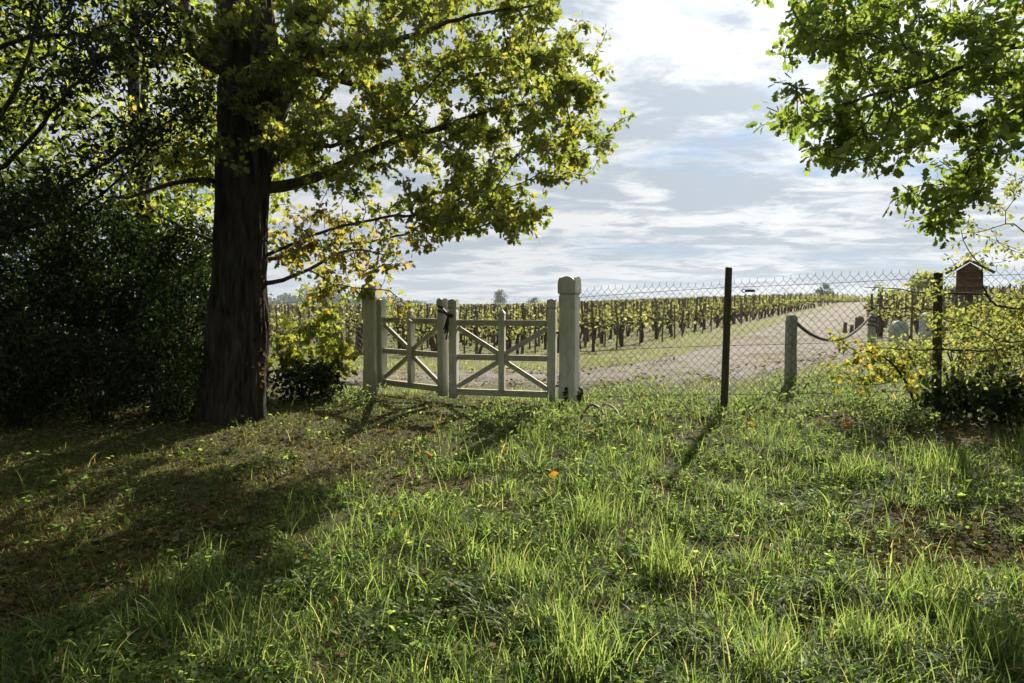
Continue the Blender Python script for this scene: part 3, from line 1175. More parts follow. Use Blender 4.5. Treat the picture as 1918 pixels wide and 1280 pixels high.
def round_stone(px, py_top, Y, w, d, label):
    p = at(px, py_top, Y)
    x, y, zt = p
    zb = float(G(x, y)) - 0.04
    h = zt - zb - w / 2
    out = [(-w / 2 * 0.94, 0), (-w / 2, h * 0.5)]
    for k in range(13):
        a = math.pi - math.pi * k / 12
        out.append((w / 2 * math.cos(a), h + w / 2 * math.sin(a)))
    out += [(w / 2, h * 0.5), (w / 2 * 0.94, 0)]
    V, F = [], []
    n = len(out)
    for q, sc in ((-d / 2, 0.93), (-d / 2 + 0.02, 1), (d / 2 - 0.02, 1), (d / 2, 0.93)):
        for (a, b) in out:
            V.append((x + a * sc, y + q, zb + b * (sc if b > h else 1)))
    for i in range(3):
        for k in range(n - 1):
            F.append((i * n + k, i * n + k + 1, (i + 1) * n + k + 1, (i + 1) * n + k))
    F.append(tuple(range(n))[::-1])
    F.append(tuple(3 * n + k for k in range(n)))
    o = mk('marker_stone', np.array(V), F, 'stone', None, loc=(x, y, zb))
    tag(o, label, 'stone', 'round-topped stones beyond the fence')


round_stone(1684, 601, 10.0, 0.235, 0.13, 'wide pale round-topped stone behind the yellow shrub')
round_stone(1736, 586, 10.7, 0.17, 0.13, 'narrow pale round-topped stone half behind the far fence post')

hx, hy, _ = at(1816, 530, 11.0)
hzb = float(G(hx, hy)) - 0.05
z_bot, z_eave, z_ridge = at(1816, 553, 11)[2], at(1816, 508, 11)[2], at(1816, 489, 11)[2]
hut = thing('wooden_house_box', 'small brown wooden box with gabled roof on a post, behind thorny twigs', 'house box', (hx, hy, hzb))
mk('post', *beam((hx, hy, hzb), (hx, hy, z_bot), (0, -1, 0), 0.09, 0.09), 'stake', hut)
hw_, hd_ = 0.18, 0.14
hu = norm(np.array([hy, -hx, 0.0]))
hn = norm(np.array([-hx, -hy, 0.0]))
H0_ = np.array([hx, hy, 0.0])
body = [(-hw_, z_bot), (hw_, z_bot), (hw_, z_eave), (0, z_ridge - 0.03), (-hw_, z_eave)]
V = [H0_ + hu * a + hn * (hd_ - 0.03) + UP * b for a, b in body] + [H0_ + hu * a - hn * hd_ + UP * b for a, b in body]
F = [(0, 1, 2, 3, 4), (9, 8, 7, 6, 5)] + [(i, i + 5, (i + 1) % 5 + 5, (i + 1) % 5) for i in range(5)]
mk('body', np.array(V), F, 'hutwood', hut)
for k in range(4):
    zz = z_bot + 0.015 + k * (z_eave - z_bot) / 3.4
    mk('shelf', *box_geo(H0_ + hn * (hd_ - 0.012) + UP * zz, hu, hn, UP, 2 * hw_ - 0.01, 0.034, 0.016, 0.002), 'rooftile', hut)
for sg in (-1, 1):
    a = H0_ + hu * sg * 0.004 + UP * (z_ridge + 0.01)
    b = H0_ + hu * sg * 0.33 + UP * (z_eave - 0.035)
    dv = norm(b - a)
    mk('roof', *box_geo((a + b) / 2, dv, hn, np.cross(dv, hn), np.linalg.norm(b - a), 0.40, 0.026, 0.003), 'rooftile', hut)

# pink hose lying in loops by the gate post
hc = hit(1105, 792)
hs = []
for k in range(110):
    a = math.radians(110 - 600 * k / 109)
    s_ = k / 109
    x = hc[0] - 0.06 + 0.22 * s_ + 0.15 * math.cos(a)
    y = hc[1] + 0.05 + 0.16 * math.sin(a)
    side = float(ss(-0.3, 0.6, math.cos(a)))
    hs.append((x, y, float(G(x, y)) - 0.03 + side * (0.10 + 0.06 * math.sin(a))))
hose = mk('hose', *tube(np.array(hs), 0.012, 8), 'hose', None, smooth=True, loc=tuple(hc))
tag(hose, 'faded pink hose lying in two loops in the weeds beside the gate post', 'hose')

# ================================================================== VINEYARD
def row_end(y):
    return 1.95 + (y - 14.9) * 0.575


def vine_geo(seed):
    r = np.random.default_rng(seed)
    lean = r.normal() * 0.09
    h = r.uniform(0.36, 0.60)
    tr = [(0, 0, -0.05), (lean * 0.3 + r.normal() * 0.03, r.normal() * 0.03, h * 0.35), (lean * 0.8 + r.normal() * 0.03, r.normal() * 0.04, h * 0.7), (lean, r.normal() * 0.03, h)]
    mb = MB()
    mb.add(*tube(resample(tr, 0.09), np.linspace(0.042, 0.028, len(resample(tr, 0.09))), 6))
    top = np.array(tr[-1])
    tips, dirs = [], []
    for sg in (-1, 1):
        e = top + np.array([sg * r.uniform(0.28, 0.48), r.normal() * 0.05, r.uniform(-0.02, 0.10)])
        mid = (top + e) / 2 + np.array([0, 0, 0.06])
        mb.add(*tube(resample([top, mid, e], 0.09), 0.017, 5))
        for k in range(4):
            s = r.uniform(0.05, 1)
            b = top * (1 - s) + e * s
            q = b + np.array([r.normal() * 0.10, r.normal() * 0.12, r.uniform(-0.14, 0.44)])
            mb.add(*tube([b, (b + q) / 2 + r.normal(size=3) * 0.03, q], [0.007, 0.006, 0.004], 3, False))
            for s2 in (0.3, 0.65, 1.0):
                tips.append(b * (1 - s2) + q * s2)
                dirs.append(norm(q - b))
    V, F = mb.out()
    LV, LF = cluster_leaves(np.array(tips), np.array(dirs), 3, (0.07, 0.07, 0.06), 0.066, LEAF_VINE, 0.4, 0.4, 0.3, 0.10)
    return V, F, LV, LF


def stake_geo(seed, h, w):
    r = np.random.default_rng(seed)
    n = 4
    V, F = [], []
    lx, ly = r.normal() * 0.025, r.normal() * 0.025
    for i in range(n):
        s = i / (n - 1)
        for k in range(5):
            a = 2 * math.pi * k / 5 + 0.4 + seed
            rr = w / 2 * (1.1 - 0.25 * s) * (1 + 0.12 * math.sin(3 * a + seed))
            V.append((lx * s + rr * math.cos(a), ly * s + rr * math.sin(a), -0.1 + (h + 0.1) * s + (0.012 * math.sin(a) if i == n - 1 else 0)))
    for i in range(n - 1):
        for k in range(5):
            F.append((i * 5 + k, i * 5 + (k + 1) % 5, (i + 1) * 5 + (k + 1) % 5, (i + 1) * 5 + k))
    F.append(tuple((n - 1) * 5 + k for k in range(5)))
    return np.array(V), F


NV = 10
VG = [vine_geo(100 + i) for i in range(NV)]
V_TR = [mesh_data('vine_trunk', g[0], g[1], 'vinewood') for g in VG]
V_LF = [mesh_data('vine_foliage', g[2], g[3], 'vine_leaf') for g in VG]
SG = [stake_geo(200 + i, 0.93 + 0.035 * i, 0.048 + 0.009 * (i % 3)) for i in range(6)]
S_ME = [mesh_data('stake', g[0], g[1], 'stake') for g in SG]

spots = []
k = 0
y = 14.7
while y < 100:
    xe = row_end(y)
    x = xe
    i = 0
    while x > -0.42 * y - 0.5:
        spots.append((x + rng.normal() * 0.05, y + rng.normal() * 0.04, k, i, 0))
        x -= 0.85 if y < 45 else 1.3
        i += 1
    x = xe + 6.0 + max(0, (16 - y)) * 0.6
    i = 0
    while x < 0.80 * y and y > 14:
        spots.append((x + rng.normal() * 0.05, y + rng.normal() * 0.04, k, i, 1))
        x += 1.0 if y < 45 else 1.5
        i += 1
    y += 1.15 if y < 50 else 1.9
    k += 1
spots.sort(key=lambda s: math.hypot(s[0], s[1]))
ORD = 'first second third fourth fifth sixth seventh eighth ninth tenth eleventh twelfth thirteenth fourteenth fifteenth sixteenth seventeenth eighteenth nineteenth twentieth'.split()
ORD += ['twenty-' + w for w in ORD[:9]] + ['thirtieth'] + ['thirty-' + w for w in ORD[:9]]
FV, FF, FLV, FLF, FSV, FSF = [], [], [], [], [], []
nfv = nfl = nfs = 0
for q, (x, y, row, i, side) in enumerate(spots):
    z = float(G(x, y))
    v = int(rng.integers(NV))
    s = int(rng.integers(6))
    sc = rng.uniform(0.85, 1.12)
    dx, dy = rng.normal() * 0.05, 0.07 + rng.normal() * 0.03
    if q < 295:
        if side == 0:
            where = '%s from the track end of the %s vine row' % (ORD[i], ORD[row])
        else:
            where = '%s from the track in line %s of the plot across it' % (ORD[i], ORD[row])
        lab = 'pale yellow-green grapevine, ' + where
        lab2 = 'weathered grey vine stake, ' + where
        o = thing('grapevine', lab, 'grapevine', (x, y, z), 'vines of the vineyard')
        rz = rng.normal() * 0.15 + (math.pi if rng.random() < 0.5 else 0)
        o.rotation_euler = (0, 0, rz)
        o.scale = (sc, sc, sc)
        for nm, me in (('trunk', V_TR[v]), ('foliage', V_LF[v])):
            c = bpy.data.objects.new(nm, me)
            COL.objects.link(c)
            c.parent = o
            if nm == 'foliage':
                c['kind'] = 'stuff'
        c = bpy.data.objects.new('vine_stake', S_ME[s])
        COL.objects.link(c)
        c.location = (x + dx, y + dy, z)
        c.rotation_euler = (rng.normal() * 0.03, rng.normal() * 0.04, rng.uniform(0, 6))
        tag(c, lab2, 'stake', 'stakes of the vineyard')
        V, F = SG[int(rng.integers(6))]
        FSV.append(V * (0.6, 0.6, rng.uniform(0.7, 0.98)) + (x + 0.42 + rng.normal() * 0.1, y + rng.normal() * 0.1, z))
        FSF += [tuple(a + nfs for a in f) for f in F]
        nfs += len(V)
    else:
        far = y > 55
        V, F, LV, LF = VG[v]
        if not far:
            FV.append(V * sc + (x, y, z))
            FF += [tuple(a + nfv for a in f) for f in F]
            nfv += len(V)
        sel = LV.reshape(-1, len(LEAF_VINE[0]), 3)
        sel = sel[::2] if not far else sel[::4]
        # distant leaves as four-point leaves
        c = sel.mean(1)
        m = len(c)
        lv, lf = leaves_geo(c * sc + (x, y, z), rand_unit(m), rand_unit(m) + (0, 0, 0.4), 0.14 if not far else 0.2, LEAF_QUAD)
        FLV.append(lv)
        FLF.append(lf + nfl)
        nfl += len(lv)
        V, F = SG[s]
        FSV.append(V + (x + dx, y + dy, z))
        FSF += [tuple(a + nfs for a in f) for f in F]
        nfs += len(V)
# beyond 100 m the rows close up
yy = 101.0
cp, cs_ = [], []
while yy < 330:
    w = rng.uniform(-0.55 * yy, 0.9 * yy, int(yy * 1.1))
    w = w[np.abs(w - np.interp(yy, tp[:, 1][60:], tp[:, 0][60:])) > 3.2]
    cp.append(np.stack([w, np.full(len(w), yy), G(w, np.full(len(w), yy)) + 0.75], 1))
    yy += 3.2
cp = np.concatenate(cp)
m = len(cp)
lp_ = np.repeat(cp, 3, 0) + rng.normal(size=(m * 3, 3)) * (0.5, 0.15, 0.16)
lv, lf = leaves_geo(lp_, rand_unit(m * 3), rand_unit(m * 3), 0.42, LEAF_QUAD)
FLV.append(lv)
FLF.append(lf + nfl)
for p in cp[rng.random(m) < 0.6]:
    V, F = SG[int(rng.integers(6))]
    FSV.append(V * (1.6, 1.6, 1) + (p[0], p[1], p[2] - 0.75))
    FSF += [tuple(a + nfs for a in f) for f in F]
    nfs += len(V)
fv = mk('distant_vine_trunks', np.concatenate(FV), FF, 'vinewood', kind='stuff')
tag(fv, 'dark trunks of the far vine rows running to the horizon', 'vine trunks')
fl = mk('distant_vine_foliage', np.concatenate(FLV), np.concatenate(FLF), 'vine_leaf', kind='stuff')
tag(fl, 'yellow-green foliage of the far vine rows running to the horizon', 'vine foliage')
fs = mk('vine_stakes_mass', np.concatenate(FSV), FSF, 'stake', kind='stuff')
tag(fs, 'countless thin dark stakes between the vines and along the horizon', 'vine stakes')

# short stub stakes on the near corner of the small plot
SP = [(1583, 624, 19), (1594, 625, 15), (1604, 620, 24), (1611, 613, 20), (1617, 611, 17), (1640, 622, 50), (1655, 612, 46), (1672, 600, 40), (1686, 596, 38)]
for i, (px, py, hp) in enumerate(SP):
    p = hit(px, py)
    h = hp / FPX * p[1] + 0.02
    V, F = stake_geo(300 + i, h, 0.11 if i < 5 else 0.14)
    o = mk('stub_stake', V + p, F, 'stake', None, loc=tuple(p))
    tag(o, ('short thick stub stake at the plot corner, %s from the track' if i < 5 else 'thick upright grey stake behind the second bollard, %s of the line') % ORD[i if i < 5 else i - 5], 'stake', 'stub stakes by the track')


# ------------------------------------------------------------------ far trees
def far_tree(name, label, x, y, w, h, n, group=None, mat='far_leaf', shape=1.0):
    z = float(G(x, y)) - 0.2
    o = thing(name, label, 'tree', (x, y, z), group)
    mk('trunk', *tube([(x, y, z), (x + 0.02 * w, y, z + 0.3 * h), (x, y, z + 0.75 * h)], [0.035 * h, 0.028 * h, 0.01 * h], 7), 'darkbark', o)
    blobs = []
    for i in range(26):
        zz = rng.uniform(0.18, 1.0) ** 0.9
        rr = (1 - abs(zz - 0.45) / 0.62) ** 0.6 if shape == 1.0 else (1.05 - zz) ** 0.8
        a = rng.uniform(0, 6.28)
        blobs.append((x + math.cos(a) * rr * w / 2 * rng.uniform(0.2, 0.9), y + math.sin(a) * rr * w / 2 * rng.uniform(0.2, 0.9), z + zz * h * 0.93))
    B = np.array(blobs)[rng.integers(26, size=n)]
    P = B + rng.normal(size=(n, 3)) * (w * 0.09, w * 0.09, h * 0.055)
    lv, lf = leaves_geo(P, rand_unit(n), rand_unit(n), w * 0.085 * rng.uniform(0.6, 1.3, n), LEAF_QUAD)
    mk('crown', lv, lf, mat, o, kind='stuff')


p = at(937, 570, 330)
far_tree('far_tree', 'lone hazy round tree on the horizon above the gate', p[0], p[1], 8.0, 8.5, 1400)
p = at(1545, 552, 140)
far_tree('far_tree', 'small hazy tree standing behind the long line of vine stakes', p[0], p[1], 4.2, 4.2, 700)
p = at(1738, 560, 60)
far_tree('far_tree', 'pale bushy tree behind the far fence post', p[0], p[1], 4.2, 2.9, 900, None, 'thorn_leaf')
p = at(1000, 572, 360)
far_tree('far_tree', 'low hazy bush on the horizon between gate and lone tree', p[0], p[1], 9.0, 4.0, 600)
# wooded skyline on the left
P, S = [], []
for px in np.arange(380, 800, 2.4):
    hgt = 15 * (0.55 + 0.25 * math.sin(px * 0.045) + 0.2 * math.sin(px * 0.13 + 1) + 0.12 * math.sin(px * 0.31)) * (1 if px < 640 else max(0.25, 1 - (px - 640) / 160))
    b = at(px, 573, 520 + 25 * math.sin(px))
    g = float(G(b[0], b[1]))
    for k in range(34):
        P.append((b[0] + rng.normal() * 1.6, b[1] + rng.normal() * 6, g + hgt * rng.random() ** 0.7))
P = np.array(P)
lv, lf = leaves_geo(P, rand_unit(len(P)), rand_unit(len(P)), 2.6 * rng.uniform(0.5, 1.3, len(P)), LEAF_QUAD)
wd = mk('treeline', lv, lf, 'far_leaf', kind='stuff')
tag(wd, 'blue-grey wooded skyline far behind the vineyard', 'treeline')

# ================================================================== TREES
TY = 6.6
mt = thing('maple_tree', 'large maple with thick ridged trunk and yellow-green crown over the gate', 'tree', tuple(hit(435, 797)))
tb = hit(435, 797)
T = Tree()
trunk_pts = [at(432, 815, TY), at(437, 740, TY), at(446, 600, TY), at(452, 470, TY), at(457, 340, TY), at(463, 220, TY), at(466, 100, TY + 0.05), at(455, -60, TY + 0.1), at(440, -300, TY + 0.1), at(450, -620, TY), at(440, -900, TY)]
tr_rad = [0.285, 0.265, 0.24, 0.238, 0.262, 0.232, 0.182, 0.145, 0.11, 0.07, 0.03]
ids = T.limb(trunk_pts, 0.26, 0.05, 0.12)
NTR = len(ids)
# thick second stem leaning to the right
T.limb([at(480, 300, TY), at(510, 215, TY + 0.05), at(548, 120, TY + 0.1), at(590, 20, TY + 0.15), at(625, -120, TY + 0.2), at(680, -320, TY + 0.3)], 0.15, 0.04)
LIMBS = [
    ([(495, 352), (545, 345), (605, 325), (675, 292), (745, 262), (830, 238), (930, 205), (1040, 190)], [0, 0.1, 0.3, 0.4, 0.5, 0.5, 0.6, 0.6], 0.062, 0.008),
    ([(500, 318), (522, 296), (548, 268), (620, 272), (690, 252), (760, 215)], [0, -0.1, -0.2, -0.3, -0.4, -0.5], 0.032, 0.008),
    ([(505, 310), (530, 278), (575, 225), (640, 140), (720, 60), (800, -30)], [0, 0.2, 0.4, 0.6, 0.8, 0.9], 0.045, 0.010),
    ([(555, 110), (640, 90), (760, 70), (880, 30), (1000, 10)], [0.1, -0.2, -0.5, -0.7, -0.8], 0.04, 0.008),
    ([(545, 120), (640, 150), (740, 170), (860, 150), (1000, 110), (1080, 90)], [0.1, 0.6, 1.0, 1.2, 1.3, 1.3], 0.045, 0.008),
    ([(490, 480), (520, 470), (560, 452), (600, 436), (660, 420), (740, 405), (830, 400)], [0.05, 0, -0.1, -0.2, -0.3, -0.4, -0.4], 0.022, 0.006),
    ([(488, 487), (540, 482), (590, 470), (620, 458), (680, 455), (760, 440)], [0.05, 0.2, 0.4, 0.5, 0.6, 0.6], 0.022, 0.006),
    ([(490, 532), (530, 525), (580, 505), (620, 480), (660, 468), (720, 478)], [0.05, 0, 0, 0, 0.1, 0.3], 0.024, 0.006),
    ([(580, 506), (610, 525), (640, 535), (680, 540), (730, 545)], [0, 0.1, 0.3, 0.5, 0.7], 0.009, 0.004),
    ([(415, 342), (370, 338), (320, 345), (260, 365), (200, 370)], [0, -0.2, -0.4, -0.6, -0.8], 0.03, 0.008),
    ([(410, 455), (370, 440), (320, 415), (270, 380), (235, 330)], [0, 0.2, 0.4, 0.6, 0.8], 0.022, 0.006),
    ([(440, 135), (400, 125), (372, 105), (358, 70), (347, 10), (335, -60)], [0, 0, 0, 0, 0.1, 0.1], 0.062, 0.035),
    ([(440, 120), (380, 60), (300, -10), (200, -90)], [0, 0.4, 0.9, 1.3], 0.05, 0.01),
    ([(450, -60), (350, -160), (200, -260), (60, -340)], [0.1, 0.2, 0.2, 0.2], 0.07, 0.015),
    ([(455, -160), (620, -260), (800, -300), (980, -260)], [0.1, 0.8, 1.2, 1.4], 0.07, 0.015),
    ([(455, -160), (560, -260), (700, -300), (860, -260)], [0.1, -0.8, -1.5, -1.9], 0.06, 0.015),
    ([(450, -250), (430, -330), (400, -420), (380, -520)], [0.1, 1.0, 1.8, 2.3], 0.05, 0.015),
]
for pts, dy, ra, rb in LIMBS:
    T.limb([at(x, y_, TY + d) for (x, y_), d in zip(pts, dy)], ra, rb, 0.10)
polyR = [(500, -30), (1085, -30), (1100, 25), (1122, 60), (1115, 100), (1132, 130), (1120, 165), (1148, 190), (1155, 215), (1135, 245), (1128, 285), (1105, 305), (1070, 335), (1062, 368), (1030, 360), (975, 345), (960, 400), (985, 432), (935, 432), (880, 425), (850, 440), (800, 425), (740, 395), (690, 370), (640, 375), (590, 380), (540, 385), (525, 330), (520, 200)]


def densR(x, y):
    d = 1.0
    if y > 300 and x < 760:
        d = 0.55
    if 600 < x < 700 and 335 < y < 420:
        d *= 0.3
    return d


attA = clumped(poly_points(polyR, 270, TY + 0.35, 0.7, densR), 3, (0.12, 0.18, 0.07))
attA = np.concatenate([attA, clumped(poly_points([(770, 350), (900, 345), (1062, 325), (1065, 368), (1000, 400), (985, 434), (930, 428), (850, 442), (790, 432)], 20, TY + 0.3, 0.4), 3, (0.10, 0.14, 0.06))])
attA2 = clumped(poly_points(polyR, 32, TY + 1.4, 0.5, densR), 5, (0.16, 0.2, 0.1))
polyL = [(500, 410), (600, 395), (720, 420), (830, 425), (815, 470), (760, 500), (700, 520), (730, 540), (790, 570), (760, 590), (700, 560), (640, 570), (560, 555), (540, 515), (510, 480)]
attB = clumped(poly_points(polyL, 52, TY + 0.25, 0.4, lambda x, y: 0.2 if 665 < x < 735 and y > 505 else 1.0), 3, (0.10, 0.12, 0.06))
polyW = [(215, -40), (430, -40), (420, 140), (410, 330), (400, 430), (330, 440), (250, 400), (200, 330), (220, 150)]
attC = clumped(poly_points(polyW, 28, TY + 0.3, 0.6), 5, (0.14, 0.2, 0.09))
attD = np.array([at(rng.uniform(395, 600), rng.uniform(-30, 300), TY - 0.35 - abs(rng.normal()) * 0.15) for _ in range(80)])
attE = np.concatenate([ell_points((-1.6, 7.2, 6.3), (3.6, 3.0, 2.3), 210), ell_points((-3.4, 6.4, 7.0), (3.0, 2.8, 3.0), 170)])
attE = attE[attE[:, 2] > 1.5 + 0.46 * attE[:, 1]]
T.grow(np.concatenate([attA, attA2, attC, attD, attE]), 0.12, 0.10, 0.06, 0.10, start=NTR // 3)
nU = len(T.tips)
T.grow(attB, 0.10, 0.10, 0.10, 0.12, start=NTR // 3)
T.radii(0.0032, 2.6, 0.09)
V, F = trunk_mesh(trunk_pts, tr_rad, 110, 0.022, 0.5, 0.15)
mk('trunk', V, F, 'bark', mt, smooth=True)
V, F = T.mesh(skip=NTR, sides=(3, 5, 9))
mk('branches', V, F, 'twig', mt, smooth=True, kind='stuff')
tips, dirs = T.tipdata()
LV, LF = sprig_leaves(T, T.tips[:nU], 28, 0.053, LEAF_MAPLE, 0.32, 0.045)
cr = mk('crown', LV, LF, 'maple_leaf', mt, kind='stuff')
LV, LF = sprig_leaves(T, T.tips[nU:], 14, 0.050, LEAF_MAPLE, 0.26)
lo = mk('lower_crown', LV, LF, 'maple_low', mt, kind='stuff')
lo['label'] = 'yellowing leaves on the lowest branches'
# a few rusty shoots straight from the trunk
sp_ = np.array([at(x, y_, TY - 0.26) for x, y_ in ((452, 690), (470, 688), (484, 705), (488, 665), (486, 680), (482, 720), (462, 330), (430, 285))])
LV, LF = cluster_leaves(sp_, np.tile((0, -1.0, 0.1), (len(sp_), 1)), 4, (0.03, 0.015, 0.03), 0.042, LEAF_MAPLE, 0.5, 0.0)
mk('trunk_shoots', LV, LF, 'litter', mt, kind='stuff')


def simple_tree(name, label, base, stems, limbs, att, per, spread, size, tmpl, leafmat, barkmat='darkbark', trunk_r=(0.16, 0.05), group=None, pw=0.12, droop=0.35, upn=0.35, sag=0.06, cat='tree', rtip=0.0035, step=0.14, partname='trunk', sprig=0):
    o = thing(name, label, cat, tuple(base), group)
    T = Tree()
    ids = T.limb(stems, trunk_r[0], trunk_r[1], step)
    nt = len(ids)
    for L, a, b in limbs:
        T.limb(L, a, b, step)
    T.grow(att, step, pw, sag, 0.10, start=min(nt // 3, nt - 1))
    T.radii(rtip, 2.6, trunk_r[0] * 0.6)
    if trunk_r[0] > 0.09:
        V, F = trunk_mesh(stems, np.linspace(trunk_r[0], trunk_r[1], 6), 24, 0.012, 1.0, 0.05)
    else:
        P = resample(stems, 0.1)
        V, F = tube(P, np.linspace(trunk_r[0], trunk_r[1], len(P)), 7)
    mk(partname, V, F, barkmat, o, smooth=True)
    V, F = T.mesh(skip=nt)
    mk('branches', V, F, 'twig' if barkmat != 'darkbark' else 'darkbark', o, smooth=True, kind='stuff')
    tips, dirs = T.tipdata()
    if sprig:
        LV, LF = sprig_leaves(T, T.tips, per, size, tmpl, sprig, sprig * 0.16, droop, upn)
    else:
        LV, LF = cluster_leaves(tips, dirs, per, spread, size, tmpl, droop, upn)
    mk('crown', LV, LF, leafmat, o, kind='stuff')
    return o


# oak reaching in from the right
ob = np.array([6.3, 5.2, float(G(6.3, 5.2)) - 0.05])
OY = 5.05
polyO = [(1475, -40), (1490, 20), (1520, 55), (1470, 75), (1462, 105), (1510, 125), (1462, 150), (1432, 175), (1440, 200), (1470, 225), (1455, 255), (1490, 280), (1530, 268), (1555, 290), (1572, 325), (1620, 300), (1660, 290), (1705, 305), (1740, 310), (1735, 345), (1690, 375), (1700, 395), (1735, 400), (1742, 428), (1775, 405), (1800, 415), (1825, 425), (1835, 370), (1850, 320), (1900, 290), (1990, 260), (1990, -40)]
attO = np.concatenate([clumped(poly_points(polyO, 150, OY + 0.1, 0.40), 3, (0.10, 0.13, 0.055)), ell_points((4.9, 5.0, 5.3), (3.0, 1.6, 1.4), 150)])
olimbs = [
    ([ob + (0, 0, 3.0), at(2100, 95, OY), at(1918, 88, OY), at(1860, 95, OY - 0.1), at(1790, 130, OY - 0.2), at(1700, 165, OY - 0.2), at(1600, 190, OY - 0.3)], 0.05, 0.008),
    ([at(1860, 95, OY - 0.1), at(1830, 118, OY), at(1770, 155, OY + 0.2), at(1680, 210, OY + 0.3), at(1600, 240, OY + 0.3)], 0.02, 0.006),
    ([ob + (0, 0, 2.7), at(2120, 150, OY + 0.2), at(1918, 140, OY + 0.2), at(1830, 160, OY + 0.3), at(1740, 150, OY + 0.4), at(1600, 110, OY + 0.4), at(1520, 80, OY + 0.4)], 0.045, 0.008),
    ([ob + (0, 0, 2.5), at(2050, 230, OY - 0.2), at(1920, 215, OY - 0.2), at(1850, 240, OY - 0.2), at(1815, 320, OY - 0.2), at(1780, 390, OY - 0.2)], 0.03, 0.006),
    ([ob + (0, 0, 3.6), (5.0, 5.0, 4.6), (3.8, 4.8, 5.1), (2.8, 4.8, 5.3)], 0.06, 0.012),
    ([ob + (0, 0, 3.9), (5.6, 6.0, 5.0), (4.6, 6.2, 5.6)], 0.05, 0.012),
]
simple_tree('oak_tree', 'oak branch heavy with lobed green leaves hanging in from the upper corner of the sky', ob,
            [ob, ob + (-0.05, 0, 1.5), ob + (0.05, 0, 3.2), ob + (0, 0, 5.0), ob + (-0.1, 0, 6.6)], olimbs, attO, 27, (0.085, 0.085, 0.06), 0.060, LEAF_OAK, 'oak_leaf', 'bark', (0.26, 0.06), sprig=0.28)

# dark evergreen whose boughs sweep across the left edge
eb = np.array([-4.75, 5.75, float(G(-4.75, 5.75)) - 0.05])
EY = 5.7
polyE = [(-120, -60), (330, -60), (310, 40), (380, 110), (425, 150), (420, 200), (340, 260), (300, 330), (330, 400), (200, 430), (-120, 470)]


def densE(x, y):
    """boughs with open bands between them"""
    s = math.sin((y + 0.62 * x) * 0.034)
    return 0.15 + 0.85 * (s > 0.0)


attEv = np.concatenate([poly_points(polyE, 270, EY, 0.5, densE), ell_points((-4.6, 5.6, 5.4), (1.8, 1.6, 1.8), 60)])
el = [([eb + (0, 0, 1.9), at(0, 400, EY), at(140, 340, EY), at(290, 245, EY), at(420, 155, EY)], 0.022, 0.006),
      ([eb + (0, 0, 2.2), at(10, 310, EY), at(110, 190, EY - 0.2), at(230, 85, EY - 0.2), at(310, 0, EY - 0.2)], 0.024, 0.006),
      ([eb + (0, 0, 1.6), at(0, 440, EY), at(130, 400, EY + 0.2), at(230, 330, EY + 0.3), at(320, 240, EY + 0.3)], 0.02, 0.006),
      ([eb + (0, 0, 2.6), at(-10, 230, EY), at(50, 100, EY), at(90, -40, EY)], 0.026, 0.01),
      ([eb + (0, 0, 3.0), at(20, 80, EY + 0.3), at(150, 65, EY + 0.3), at(300, 72, EY + 0.3)], 0.028, 0.006)]
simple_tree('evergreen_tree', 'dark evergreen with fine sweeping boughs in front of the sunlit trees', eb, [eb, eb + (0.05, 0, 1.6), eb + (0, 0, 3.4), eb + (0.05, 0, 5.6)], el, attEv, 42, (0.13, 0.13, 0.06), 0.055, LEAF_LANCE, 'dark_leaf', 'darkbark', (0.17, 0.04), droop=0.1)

# sunlit broadleaved trees behind
BG = [
    (-6.6, 12.2, 'tall sunlit tree with bright leaves behind the dark boughs, nearest the maple', 2.9, 6.8, 4.2, 300),
    (-10.2, 11.8, 'tall sunlit tree with bright leaves at the picture edge behind the dark boughs', 2.8, 7.0, 4.4, 290),
    (-8.2, 15.5, 'bright leafy tree filling the gap between the two nearer sunlit trees', 3.4, 7.6, 5.0, 230),
]
for (x, y, lab, rr, zc_, rz, n) in BG:
    b = np.array([x, y, float(G(x, y)) - 0.05])
    att = ell_points((x, y, zc_ - 1.2), (rr, rr * 0.9, rz), n, 0.15)
    att = att[att[:, 2] > 1.6]
    simple_tree('broadleaf_tree', lab, b, [b, b + (0.1, 0, 2), b + (-0.1, 0.1, 4.5), b + (0.1, 0, 7.5)], [], att, 26, (0.20, 0.20, 0.15), 0.12, LEAF_OVAL, 'bright_leaf', 'bark', (0.17, 0.05), 'sunlit trees behind the shrubs', 0.10, step=0.22)


# unseen trees added around the camera to block sky light and deepen shade
for i, (x, y, rr, zc_) in enumerate(((-9.5, -5.5, 3.6, 6.0), (-3.2, -8.5, 3.9, 6.2), (3.4, -8.0, 3.8, 6.0), (9.5, -5.0, 3.6, 6.0), (-12.5, 1.5, 3.2, 5.5), (11.5, 1.2, 3.0, 5.5))):
    b = np.array([x, y, float(G(x, y)) - 0.05])
    att = ell_points((x, y, zc_), (rr, rr, 5.0), 150, 0.3)
    att = att[att[:, 2] > 1.2]
    simple_tree('added_shade_tree', 'unseen tree added around the camera to block sky light, %s of the set' % ORD[i], b, [b, b + (0.1, 0, 3), b + (-0.1, 0.1, 6), b + (0.1, 0, 9)], [], att, 26, (0.45, 0.45, 0.35), 0.42, LEAF_QUAD, 'oak_leaf', 'bark', (0.22, 0.06), 'unseen trees added to block sky light', 0.10, step=0.6)


